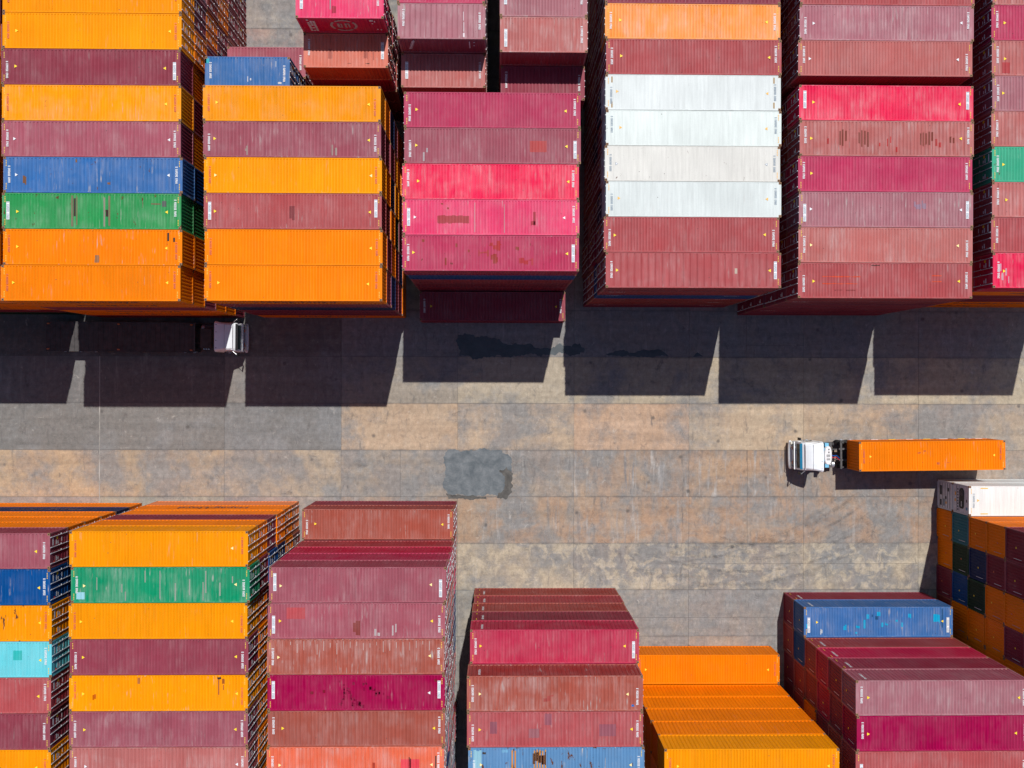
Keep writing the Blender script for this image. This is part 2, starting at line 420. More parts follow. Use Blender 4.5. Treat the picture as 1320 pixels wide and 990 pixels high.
def z_at(prof, x):
    for (a, za), (b, zb) in zip(prof, prof[1:]):
        if a <= x <= b: return za + (zb-za)*(x-a)/max(b-a, 1e-6)
    return 0.0
MC = {}
def cached(key, fn):
    if key not in MC: MC[key] = fn()
    return MC[key]
def m_roof(ln, style):
    def f():
        mb = MB(); pr = roof_profile(ln, style); y0, y1 = .06, WID-.06
        e = .07
        for (a, za), (b, zb) in zip(pr, pr[1:]):
            mb.quad((a, y0+e, ROOFZ+za), (b, y0+e, ROOFZ+zb), (b, y1-e, ROOFZ+zb), (a, y1-e, ROOFZ+za))
            mb.quad((a, y0, ROOFZ), (b, y0, ROOFZ), (b, y0+e, ROOFZ+zb), (a, y0+e, ROOFZ+za))
            mb.quad((a, y1-e, ROOFZ+za), (b, y1-e, ROOFZ+zb), (b, y1, ROOFZ), (a, y1, ROOFZ))
        mb.quad((.06, y0, ROOFZ), (.30, y0, ROOFZ), (.30, y1, ROOFZ), (.06, y1, ROOFZ))
        mb.quad((ln-.30, y0, ROOFZ), (ln-.06, y0, ROOFZ), (ln-.06, y1, ROOFZ), (ln-.30, y1, ROOFZ))
        return mb.mesh('roof', [M_PAINT])
    return cached(('roof', ln, style), f)
def m_side(ln, sgn, flat=False):
    def f():
        mb = MB(); n = 42 if ln == L40 else 21
        pr = corr(n, .10, ln-.10, .008 if flat else .036, .42, .30)
        z0, z1 = .14, HGT-.10
        def y(d): return (WID-.012+d) if sgn > 0 else (.012-d)
        for (a, da), (b, db) in zip(pr, pr[1:]):
            q = [(a, y(da), z0), (b, y(db), z0), (b, y(db), z1), (a, y(da), z1)]
            if sgn > 0: q.reverse()
            mb.quad(*q)
        return mb.mesh('side_panel', [M_PAINT])
    return cached(('side', ln, sgn, flat), f)
def m_end(ln, east, flat=False):
    """plain corrugated end wall"""
    def f():
        mb = MB(); pr = corr(9, .12, WID-.12, .006 if flat else .045, .42, .30); z0, z1 = .16, HGT-.13
        def x(d): return (ln-.02+d) if east else (.02-d)
        for (a, da), (b, db) in zip(pr, pr[1:]):
            q = [(x(da), a, z0), (x(db), b, z0), (x(db), b, z1), (x(da), a, z1)]
            if not east: q.reverse()
            mb.quad(*q)
        return mb.mesh('end_wall', [M_PAINT])
    return cached(('end', ln, east, flat), f)
def m_frame(ln):
    def f():
        mb = MB(); a, W_ = .10, WID
        for x in (.003, ln-a-.003):
            for y in (.003, W_-a-.003): mb.box(x, x+a, y, y+a, .10, HGT-.10)
            mb.box(x+.001, x+a-.001, a+.003, W_-a-.003, HGT-.13, HGT-.008)   # header
            mb.box(x+.001, x+a-.001, a+.003, W_-a-.003, .02, .16)            # sill
        for y in (.002, W_-.062):
            mb.box(.17, ln-.17, y, y+.060, HGT-.10, HGT-.006)
            mb.box(.17, ln-.17, y, y+.060, .02, .14)
        mb.box(.11, ln-.11, .07, W_-.07, .10, .13)                           # floor
        return mb.mesh('frame', [M_PAINT])
    return cached(('frame', ln), f)
def m_castings(ln, white):
    def f():
        mb = MB(); cx, cy, cz = .178, .162, .118
        for x in (0, ln-cx):
            for y in (0, WID-cy):
                for z in (0, HGT-cz+.006):
                    mb.box(x, x+cx, y, y+cy, z, z+cz, 0)
                z = HGT+.0095
                mb.poly([(x+cx/2+.055*math.cos(q*math.pi/4), y+cy/2+.036*math.sin(q*math.pi/4), z) for q in range(8)], 1)
                xe = -.003 if x == 0 else ln+.003
                pts = [(xe, y+cy/2+.045*math.cos(q*math.pi/4), HGT-.055+.03*math.sin(q*math.pi/4)) for q in range(8)]
                if x == 0: pts.reverse()
                mb.poly(pts, 1)
        return mb.mesh('corner_castings', [M_CAST, M_HOLE])
    return cached(('cast', ln), f)
def m_door(ln, east, half):
    def f():
        mb = MB(); y0, y1 = (.115, WID/2-.006) if half == 0 else (WID/2+.006, WID-.115)
        X = (lambda d: ln-.030+d) if east else (lambda d: .030-d)
        def slab(d0, d1, a, b, z0, z1, m): 
            xa, xb = sorted((X(d0), X(d1))); mb.box(xa, xb, a, b, z0, z1, m)
        slab(-.03, 0, y0, y1, .17, HGT-.14, 0)
        for k in range(5):
            zc = .30+k*.44; slab(.001, .018, y0+.07, y1-.07, zc, zc+.26, 0)
        r = random.Random(half*7+3)
        slab(.020, .024, y0+.30, y0+.62, 1.62, 1.74, 1); slab(.020, .024, y0+.32, y0+.52, 1.40, 1.50, 1)
        if half == 1:
            slab(.020, .024, y0+.66, y0+.84, 1.46, 1.66, 2); slab(.020, .024, y0+.30, y0+.80, 2.08, 2.20, 1)
            slab(.020, .024, y0+.40, y0+.70, .88, .98, 1)
        else:
            slab(.020, .024, y0+.20, y0+.34, 1.9, 2.06, 3)
        for yr in (y0+.20, y1-.20):                         # cam keepers and brackets
            for z in (.20, 1.30, HGT-.22): slab(.002, .05, yr-.04, yr+.04, z, z+.06, 4)
        return mb.mesh('door', [M_PAINT, M_WHITE, M_YELLOW, M_REDD, M_ROD])
    return cached(('door', ln, east, half), f)
def m_rod(ln, east, y):
    def f():
        x = ln+.012 if east else -.012
        mb = MB(); mb.cyl((x, y, .06), (x, y, HGT-.06), .026, 6)
        mb.box(x-.018, x+.018, y-.02, y+.10, 1.02, 1.06)
        return mb.mesh('lock_rod', [M_ROD])
    return cached(('rod', ln, east, y), f)
def m_triangle(sgn, mat, hollow=False):
    def f():
        mb = MB(); a = .11
        t = [(-a*.8*sgn, -a, 0), (a*.9*sgn, 0, 0), (-a*.8*sgn, a, 0)]
        if sgn < 0: t.reverse()
        mb.poly(t, 0)
        if hollow: mb.poly([(q[0]*.62, q[1]*.62, .003) for q in t], 1)
        return mb.mesh('height_mark', [mat, M_WHITE if hollow else mat])
    return cached(('tri', sgn, mat.name, hollow), f)
def m_serial(kind, mat, boxed):
    """a column of worn registration characters, read along the width"""
    def f():
        mb = MB(); r = random.Random(kind); y = -.55
        if boxed:
            mb.quad((-.105, -.60, 0), (.105, -.60, 0), (.105, .62, 0), (-.105, .62, 0), 0)
        for i in range(11):
            if i in (4, 10): y += .07
            h = .072; s = r.choice((0, 1, 2, 3)); m = 1 if boxed else 0; z = .003 if boxed else 0
            w = .075
            segs = [((-w, y, w, y+.022)), ((-w, y+h-.022, w, y+h)), ((-w, y, -w+.03, y+h)), ((w-.03, y, w, y+h)), ((-.015, y, .015, y+h))]
            drop = {0: (2,), 1: (4,), 2: (3,), 3: (0,)}[s]
            for k, (a, b, c, d) in enumerate(segs):
                if k in drop: continue
                zz = z + k*.0004
                mb.quad((a, b, zz), (c, b, zz), (c, d, zz), (a, d, zz), m)
            y += h+.022
        return mb.mesh('serial_number', [mat, M_GREYD])
    return cached(('ser', kind, mat.name, boxed), f)
def m_edgemark(mat):
    def f():
        mb = MB()
        for s in (0, 1):
            for k in range(4):
                y = (.24+k*.11) if s == 0 else (WID-.24-.065-k*.11)
                mb.quad((-.03, y, 0), (.03, y, 0), (.03, y+.065, 0), (-.03, y+.065, 0))
        return mb.mesh('edge_marking', [mat])
    return cached(('edge', mat.name), f)

def style_of(c, rnd):
    if c in 'wW': return 'flat'
    if c in 'oOl': return 'fine'
    return rnd.choice(('fine', 'fine', 'wide'))
FADE = {'l': .35, 'a': .8, 'p': .8, 'P': .6, 'h': .7, 't': .5, 'r': .4, 'm': .5, 'n': .3, 'g': .3, 'c': .8, 'k': .45, 's': .6, 'y': .2, 'f': .8, 'o': .03, 'O': .03, 'b': .5, 'B': .4, 'e': .5}
def text_mesh(txt, size, mat, key):
    def f():
        cu = bpy.data.curves.new('lettering', 'FONT'); cu.body = txt; cu.size = size; cu.extrude = .002
        cu.resolution_u = 2; cu.align_x = 'CENTER'; cu.align_y = 'CENTER'
        ob = bpy.data.objects.new('lettering', cu); COL.objects.link(ob)
        dg = bpy.context.evaluated_depsgraph_get(); me = bpy.data.meshes.new_from_object(ob.evaluated_get(dg))
        bpy.data.objects.remove(ob); bpy.data.curves.remove(cu)
        me.name = 'lettering'; me.materials.clear(); me.materials.append(mat)
        return me
    return cached(('text', key), f)

seedr = random.Random(5)
def paint(o, c, rust, wear, fade):
    o.color = (*c, 1); o['rust'] = rust; o['wear'] = wear; o['fade'] = fade
def piece(name, me, root, c, rust, wear, fade):
    o = bpy.data.objects.new(name, me); COL.objects.link(o); o.parent = root
    if c is not None: paint(o, c, rust, wear, fade)
    return o
def make_container(loc, ln, code, door, top, rnd, rz=0.0, style=None, rust=None, wear=None, fade=None, marks=True, side_text=None, reefer=False):
    name = 'reefer_container' if reefer else ('shipping_container' if ln == L40 else 'short_shipping_container')
    root = empty(name, loc, rz)
    base = PAL[code][0]; k = rnd.uniform(.93, 1.07)
    c = tuple(max(0, min(.95, v*.85*k*rnd.uniform(.985, 1.015))) for v in base)
    rust = rnd.choice((0, 0, .1, .25)) if rust is None else rust
    wear = rnd.choice((.0, .1, .3)) if wear is None else wear
    fade = FADE.get(code, .15) if fade is None else fade
    a = (c, rust, wear, fade)
    sc_ = c if code in 'oOlwWaS' else (c[0]*.80, c[1]*.50, c[2]*.58)       # sides, end wall and doors get a deeper, darker tone than the roof
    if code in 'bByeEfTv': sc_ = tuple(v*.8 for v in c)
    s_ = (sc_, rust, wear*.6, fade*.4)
    flat = code in 'wW'
    style = style or style_of(code, rnd)
    piece('roof', m_roof(ln, style), root, *a)
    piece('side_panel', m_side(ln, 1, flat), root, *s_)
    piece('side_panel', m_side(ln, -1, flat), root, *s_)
    piece('frame', m_frame(ln), root, *a)
    o = piece('corner_castings', m_castings(ln, flat), root, None, 0, 0, 0); o['kind'] = 'stuff'
    east = door == 'E'
    if reefer: reefer_unit(root, top)
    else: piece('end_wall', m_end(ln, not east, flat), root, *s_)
    for half in (0, 1):
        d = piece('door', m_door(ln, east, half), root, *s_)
        y0, y1 = (.115, WID/2-.006) if half == 0 else (WID/2+.006, WID-.115)
        for y in (y0+.20, y1-.20):
            piece('lock_rod', m_rod(ln, east, round(y, 3)), d, None, 0, 0, 0)
    if reefer and top:
        for yy in (.14, WID-.22):
            mb = MB(); mb.box(.95, 1.55, yy, yy+.08, HGT+.002, HGT+.006); mb.build('amber_bar', [M_GOLD], root)
    if top and marks:
        zt = HGT + .004
        orange = code in 'oOl'
        tm = M_GOLD if flat else rnd.choice((M_YELLOW, M_YELLOW, M_YELLOW, M_YELLOW, M_PYEL, M_YELLOW if orange else M_WHITE))
        hollow = code == 'W'
        em = M_EDGE if not flat else M_GOLD
        bothtri = ln == L40
        for sgn, xx in ((1, rnd.uniform(.75, 1.1)), (-1, ln-rnd.uniform(.75, 1.1))):
            if ln == L40 and rnd.random() < .93:
                o = piece('height_mark', m_triangle(sgn, M_GREYD if hollow else tm, hollow), root, None, 0, 0, 0)
                o.location = (xx, WID/2+rnd.uniform(-.06, .06), zt)
            boxed = (not orange) and (not flat) and rnd.random() < .16
            sm = M_ORED if orange else (M_GREYD if flat else M_WHITE)
            o = piece('serial_number', m_serial(rnd.randrange(6), sm, boxed), root, None, 0, 0, 0)
            o['kind'] = 'stuff'; o.location = (.40 if sgn > 0 else ln-.40, WID/2+rnd.choice((-.25, 0, 0, .2)), zt)
            if rnd.random() < .75 and ln == L40:
                o = piece('edge_marking', m_edgemark(em), root, None, 0, 0, 0)
                o['kind'] = 'stuff'
                o.location = (.20 if sgn > 0 else ln-.20, 0, zt)
    return root, a, style

def roof_patch(root, ln, style, u0, v0, u1, v1, col, rough=.5, jag=.0, name='paint_patch', seed=0):
    """a repaint or rust patch that follows the ribs; u along the length, v from the north edge, in fractions"""
    r = random.Random(int(u0*1000)+int(v0*977)+seed)
    x0, x1 = u0*ln, u1*ln; pr = roof_profile(ln, style)
    xs = sorted({x0, x1} | {p[0] for p in pr if x0 < p[0] < x1})
    mb = MB(); ya, yb = WID*(1-v1), WID*(1-v0); cell = -1; h = yb-ya; a = b = 0
    for p, q in zip(xs, xs[1:]):
        kk = int(p/.24)
        if kk != cell:
            cell = kk; a = ya+h*jag*r.random(); b = yb-h*jag*r.random()
        za, zb = ROOFZ+z_at(pr, p)+.004, ROOFZ+z_at(pr, q)+.004
        a2, b2 = max(a, .14), min(b, WID-.14)
        if b2-a2 > .02: mb.quad((p, a2, za), (q, a2, zb), (q, b2, zb), (p, b2, za))
    o = mb.build(name, [M_PAINT], root); paint(o, tuple(v*.85 for v in col), rough, 0.0, .2); return o

def reefer_unit(root, fan=True):
    """machinery end of a refrigerated container, west end"""
    mb = MB(); mb.box(.012, .05, .12, WID-.12, .17, HGT-.14, 0); p = mb.build('machinery_panel', [M_UNIT], root)
    mb = MB()
    if not fan:
        for z in (.45, .95, 1.35, 1.75, 2.15):
            mb = MB(); mb.box(.000, .0115, .16, WID-.16, z, z+.05); mb.build('panel_seam', [M_CHASS], p)
        for (y, z, w, h, mt) in ((.3, .5, .5, .3, M_CHASS), (1.2, .5, .8, .35, M_CHASS), (.5, 1.45, .2, .2, M_GOLD), (.9, 1.42, .25, .2, M_CHASS), (1.6, 1.8, .3, .25, M_CHASS), (.3, 1.0, .6, .28, M_GREYD)):
            mb = MB(); mb.box(.002, .011, y, y+w, z, z+h); mb.build('vent_grille', [mt], p)
        return
    mb = MB()
    prof = [(.45, 1.20), (.60, 1.02), (1.25, 1.02), (1.42, 1.10), (1.95, 1.08), (2.16, 1.25), (2.16, 1.62), (1.95, 1.82), (1.30, 1.84), (.62, 1.80), (.45, 1.66)]
    mb.loft([[(.004, a, b) for a, b in prof], [(.02, a, b) for a, b in prof]]); mb.build('fan_opening', [M_BLACK], p)
    mb = MB(); mb.cyl((.002, 1.74, 1.46), (-.02, 1.74, 1.46), .27, 16); mb.build('fan', [M_CHASS], p)
    mb = MB(); mb.box(-.012, .003, .62, 1.05, 1.36, 1.46); mb.build('control_box', [M_WHITE], p)
    for (y, z, w, h, mt) in ((1.45, .35, .30, .20, M_GOLD), (.95, .32, .22, .22, M_GOLD), (.40, 2.10, .24, .22, M_VISOR), (1.05, 2.12, .22, .16, M_CHASS), (.40, .55, .20, .2, M_UNIT)):
        mb = MB(); mb.box(.002, .012, y, y+w, z, z+h); mb.build('panel_sticker', [mt], p)
    for z in (.62, 1.02):
        mb = MB(); mb.box(.000, .0115, .16, WID-.16, z, z+.035); mb.build('panel_seam', [M_CHASS], p)
    mb = MB()
    for k in range(8): mb.box(.001, .0118, .25+k*.24, .39+k*.24, .76, .90)
    o = mb.build('vent_grille', [M_DARK], p)

# special looks of single containers: (stack, row, tier-from-top 0) -> options
D = (.05, .035, .03)
RB = (.30, .06, .045)
SPEC = {
 ('T1', 1): dict(wear=.9, rust=.35, note='with dark scrapes near its right end', pat=[(.915, .08, .96, .40, D, .7), (.51, .70, .535, 1, (.35, .16, .08), .6), (.34, .86, .38, 1, (.35, .16, .08), .6)]),
 ('T1', 2): dict(wear=.8, rust=.62, note='with two dark vertical gashes', pat=[(.385, .03, .395, .95, (.20, .16, .10), .1), (.397, .10, .410, .85, D, .5), (.412, .03, .42, .97, (.22, .17, .10), .1), (.565, .03, .575, .97, (.30, .28, .22), .1), (.578, .12, .592, .8, D, .5), (.593, .03, .602, .97, (.22, .17, .10), .1), (.892, .2, .915, .38, (.12, .13, .12), .1), (.83, .27, .885, .31, (.20, .14, .08), .2)]),
 ('T1', 3): dict(wear=.9, rust=.62, note='with rust spots', pat=[(.108, .5, .128, .86, (.20, .10, .06), .5), (.385, .03, .41, .16, (.22, .12, .07), .6), (.58, .66, .595, .78, (.2, .1, .06), .4)]),
 ('T1', 5): dict(wear=.6, rust=.4, note='with rusty right corners'),
 ('T2', 2): dict(wear=.7, note='with a darker blotch', pat=[(.48, .15, .51, .8, (.24, .05, .055), .5)]),
 ('T2', 4): dict(wear=.7, note='with pale scratches', pat=[(.235, .66, .25, .98, (.36, .27, .24), .5), (.72, .60, .73, .95, (.33, .22, .2), .4), (.74, .62, .752, .98, (.36, .27, .24), .4)]),
 ('T3', 1): dict(rust=.5, wear=.5, note='with scattered rusty blotches', pat=[(.43, .35, .49, .62, (.40, .055, .06), .6), (.49, .05, .56, .45, (.42, .055, .06), .6), (.50, .5, .54, .8, (.34, .05, .045), .6), (.66, .62, .74, .85, (.42, .05, .06), .7), (.11, .1, .125, .2, RB, .2), (.30, .2, .31, .35, RB, .2), (.37, .4, .38, .48, RB, .2), (.24, .6, .25, .85, RB, .3), (.64, .3, .66, .42, RB, .4), (.96, .3, .985, .55, RB, .6)], mats='rust'),
 ('T3', 2): dict(wear=.4, rust=.1, note='with a brown painted-over oblong', pat=[(.195, .44, .375, .68, (.42, .07, .08), .12), (.215, .10, .228, .14, RB, 0), (.25, .22, .26, .27, RB, 0), (.725, .60, .75, .72, (.42, .06, .08), .1), (.738, .33, .752, .72, (.42, .06, .08), .05), (.405, .04, .409, .96, (.5, .3, .3), .1), (.572, .04, .576, .96, (.5, .3, .3), .1)]),
 ('T3', 3): dict(wear=.35, fade=.8, note='with a paler sheen'),
 ('T3', 4): dict(wear=.3, note='with a square red repaint', pat=[(.71, .35, .806, .67, (.46, .09, .09), 0), (.105, .6, .115, .95, (.4, .33, .34), .4), (.125, .4, .133, .85, (.42, .36, .38), .4)]),
 ('T5', 0): dict(wear=.5, note='with orange-red smears', pat=[(.14, .37, .36, .41, (.62, .09, .05), .4), (.14, .57, .34, .61, (.62, .09, .05), .4), (.77, .33, .825, .37, (.6, .09, .05), .2), (.77, .50, .825, .54, (.6, .09, .05), .2), (.21, .76, .33, .79, (.18, .03, .03), .5), (.42, .05, .47, .09, D, .4)]),
 ('T5', 2): dict(wear=.8, note='with a grey-blue smudge', pat=[(.66, .22, .70, .5, (.32, .20, .27), .5), (.705, .2, .73, .5, (.33, .22, .28), .5)]),
 ('T5', 4): dict(wear=.5, rust=.15, note='with clusters of brown rib scrapes', pat=[(x, a, x+.009, b, (.22, .06, .045), .1) for x, a, b in
        [(.228, .26, .72), (.243, .24, .74), (.262, .28, .6), (.337, .3, .66), (.352, .24, .76), (.370, .26, .7), (.388, .3, .74), (.69, .33, .7), (.705, .28, .74), (.722, .3, .7), (.74, .26, .68), (.757, .3, .56), (.862, .42, .62), (.88, .45, .62)]] +
        [(.158, .5, .168, .66, (.42, .05, .05), 0), (.455, .62, .463, .72, (.45, .05, .05), 0), (.5, .5, .508, .72, (.45, .05, .05), 0), (.518, .44, .526, .62, (.45, .05, .05), 0), (.553, .74, .561, .88, (.45, .05, .05), 0), (.78, .5, .79, .7, (.45, .05, .05), 0), (.8, .6, .812, .74, (.45, .05, .05), 0)]),
 ('T5', 6): dict(fade=.3),
 ('T5', 7): dict(fade=1.0, wear=1.0, note='with pale shiny ribs'),
 ('T6', 0): dict(wear=1.0, note='with a white chalky scrawl', pat=[(.035, .3, .05, .62, (.62, .30, .38), .5), (.052, .5, .062, .95, (.68, .42, .48), .4), (.075, .3, .082, .7, (.62, .36, .42), .4), (.09, .55, .097, .95, (.66, .4, .46), .4)]),
 ('T6', 3): dict(rust=.55, wear=.9, note='with rust-streaked edges'),
 ('T6', 6): dict(note='with a square red repaint', pat=[(.06, .62, .105, .93, (.44, .07, .075), 0)]),
 ('T4', 2): dict(rust=.25, wear=.35, note='with brown dirt spots'), ('T4', 3): dict(rust=.5, wear=.5, note='with hollow height arrows and rust-brown edge'),
 ('T4', 4): dict(rust=0, wear=.1, note='with clean panels nearest the cream one'), ('T4', 5): dict(rust=0, wear=.1, note='with short amber bars at its ends', pat=[(u, v, u+.008, v+.17, (.42, .27, .12), 0) for u in (.033, .957) for v in (.06, .77)]),
 ('T4', 0): dict(style='coarse', rust=.1, wear=.3, note='with widely spaced ribs', pat=[(.735, .42, .75, .62, (.5, .4, .33), .3)]),
 ('T4', 7): dict(fade=.9, wear=.2), ('T4', 1): dict(note='with a faint dark scrape'),
 ('B0', 1): dict(wear=.9, fade=.2), ('B0', 2): dict(rust=.75, wear=.8, note='with rust blotches'),
 ('B0', 3): dict(wear=.2, note='with a darker teal square', pat=[(.785, .25, .835, .52, (.05, .48, .46), 0)]),
 ('B0', 4): dict(wear=1.0),
 ('B1', 1): dict(wear=1.0, rust=.2, fade=.7, note='with grey vertical streaks', pat=[(.03, .70, .075, .90, (.30, .58, .66), 0), (.495, .05, .50, .98, (.35, .33, .32), .2)] +
        [(x, a, x+.007, b, (.30, .34, .28), .4) for x, a, b in [(.14, .1, .9), (.28, .3, .98), (.30, .5, .98), (.41, .05, .5), (.58, .3, .98), (.66, .1, .9), (.735, .1, .98), (.75, .05, .9), (.83, .2, .98), (.9, .1, .6)]]),
 ('B1', 4): dict(rust=.35, wear=.7, note='with brown rust drips', pat=[(.828, .03, .85, .12, D, .2), (.832, .1, .84, .65, (.4, .12, .03), .3), (.855, .08, .87, .28, (.4, .12, .03), .5), (.86, .2, .865, .5, (.4, .12, .03), .3), (.38, .06, .395, .3, (.45, .15, .04), .5), (.13, .5, .15, .7, (.55, .14, .03), .3)]),
 ('B2', 2): dict(wear=.8, note='with a pinkish red square and white streaks', pat=[(.105, .12, .21, .44, (.52, .10, .11), 0), (.60, .62, .612, .96, (.5, .42, .42), .5), (.618, .75, .632, .96, (.5, .42, .42), .5), (.70, .45, .708, .95, (.48, .4, .4), .4), (.718, .4, .725, .95, (.48, .4, .4), .4), (.48, .45, .52, .95, (.27, .065, .06), .6)]),
 ('B2', 3): dict(wear=.9, fade=.9, note='with white rib streaks along its north edge', pat=[(.13+i*.0233*1.6, .04, .134+i*.0233*1.6, .2+.3*((i*37) % 10)/10, (.52, .36, .33), .3) for i in range(22)]),
 ('B2', 4): dict(wear=.3, rust=.1, note='spattered with dark red spots', pat=[(.40+.36*((i*61) % 97)/97*((i*13) % 7+3)/10, .15+.7*((i*43) % 89)/89, .40+.36*((i*61) % 97)/97*((i*13) % 7+3)/10+.008+.012*((i*7) % 5)/5, .15+.7*((i*43) % 89)/89+.06+.12*((i*11) % 7)/7, (.25, .010, .05), .3) for i in range(44)] + [(.24, .45, .258, .55, (.22, .012, .03), .2), (.31, .4, .325, .52, (.22, .012, .03), .2), (.94, .1, .955, .2, (.22, .012, .03), .2)]),
 ('B2', 6): dict(rust=.35, wear=.7, fade=.8, note='with a pink square and dark slits', pat=[(.755, .36, .86, .95, (.72, .09, .11), 0), (.80, .25, .806, .8, D, .1), (.808, .3, .813, .9, D, .1), (.95, .1, .957, .95, D, .3), (.595, .3, .61, .7, (.4, .06, .04), .5)]),
 ('B2', 0): dict(wear=.5, fade=.5),
 ('B3', 0): dict(fade=.35, wear=.3), ('B3', 1): dict(wear=1.0, fade=.8, note='with grey scuffs and a small blue dot', pat=[(.935, .82, .95, .9, (.03, .2, .6), .3), (.435, .5, .49, .75, (.38, .08, .07), .7)]),
 ('B3', 2): dict(wear=.4, note='with four faint violet squares', pat=[(.13, .28, .17, .62, (.30, .10, .13), 0), (.35, .48, .41, .74, (.33, .12, .14), 0), (.44, .03, .48, .38, (.33, .11, .14), 0), (.75, .36, .845, .7, (.32, .10, .13), 0)]),
 ('B3', 3): dict(rust=.8, wear=1.0, note='heavily rusted with orange ribs', pat=[(.03, .0, .075, 1, (.30, .52, .62), .1), (.08, .02, .1, .3, D, .5), (.19, .0, .225, .15, (.2, .42, .62), .1), (.245, .02, .253, 1, (.62, .25, .05), .1), (.262, .02, .27, 1, (.62, .25, .05), .1), (.365, .02, .44, .6, (.16, .07, .04), .4)] +
        [(.372+i*.0155, .02, .379+i*.0155, 1, (.66, .28, .05), .1) for i in range(5)]),
 ('B5', 0): dict(rust=.2, wear=.9, note='with bright cyan touch-up patches', pat=[(.265, .56, .285, .8, (.02, .36, .62), .4), (.345, .8, .36, .92, (.02, .36, .62), .4), (.35, .6, .375, .75, (.02, .36, .62), .5), (.40, .42, .415, .78, (.02, .36, .62), .2), (.42, .22, .438, .4, (.02, .36, .62), .3), (.49, .16, .515, .32, (.02, .36, .62), .3), (.52, .5, .535, .68, (.02, .36, .62), .2), (.545, .52, .565, .64, (.02, .36, .62), .5), (.615, .4, .63, .5, (.02, .36, .62), .3), (.655, .52, .665, .7, (.02, .36, .62), .2), (.70, .15, .72, .4, (.02, .36, .62), .4), (.87, .22, .915, .56, (.02, .36, .62), .2), (.015, .55, .035, .75, (.02, .36, .62), .3), (.925, .05, .935, .7, (.02, .09, .22), .1), (.455, .25, .465, .35, (.02, .08, .2), .3), (.48, .3, .5, .44, (.02, .08, .2), .3), (.11, .72, .125, .95, (.5, .55, .6), .5)]),
 ('T2b', 0): dict(wear=1.0, note='with a turquoise corner and white scratches', pat=[(.0, .02, .05, .2, (.05, .42, .50), 0), (.50, .5, .508, .8, (.6, .62, .66), .4), (.53, .55, .545, .75, (.6, .62, .66), .4), (.83, .1, .84, .3, (.5, .55, .6), .3), (.86, .72, .9, .8, (.6, .62, .66), .3)]),
 ('P', 0): dict(wear=.7, rust=.15, note='half in shadow with square brown patches', pat=[(.29, .45, .34, .74, (.42, .13, .10), .1), (.71, .45, .76, .78, (.42, .13, .10), .2), (.82, .5, .835, .85, (.42, .13, .1), .3), (.52, .85, .56, .89, D, .5), (.73, .85, .78, .89, D, .5)]),
 ('P', 1): dict(wear=.9, note='with a white emblem on its side', pat=[(.385, .1, .40, .8, (.36, .24, .26), .1), (.41, .64, .46, .86, (.42, .06, .09), .1), (.30, .3, .34, .5, (.6, .07, .12), .1)]),
 ('Q', 1): dict(style='coarse', wear=.8, fade=.8, note='with a crooked white scratch', pat=[(.745, .2, .752, .5, (.7, .6, .62), .2), (.75, .48, .757, .8, (.7, .6, .62), .2), (.742, .78, .762, .97, (.8, .7, .72), .4)]),
 ('R', 1): dict(fade=1.0, wear=.8), ('R', 2): dict(fade=.8, wear=1.0),
}
SIDE_TEXT = {'O': 1, 'o': 1}

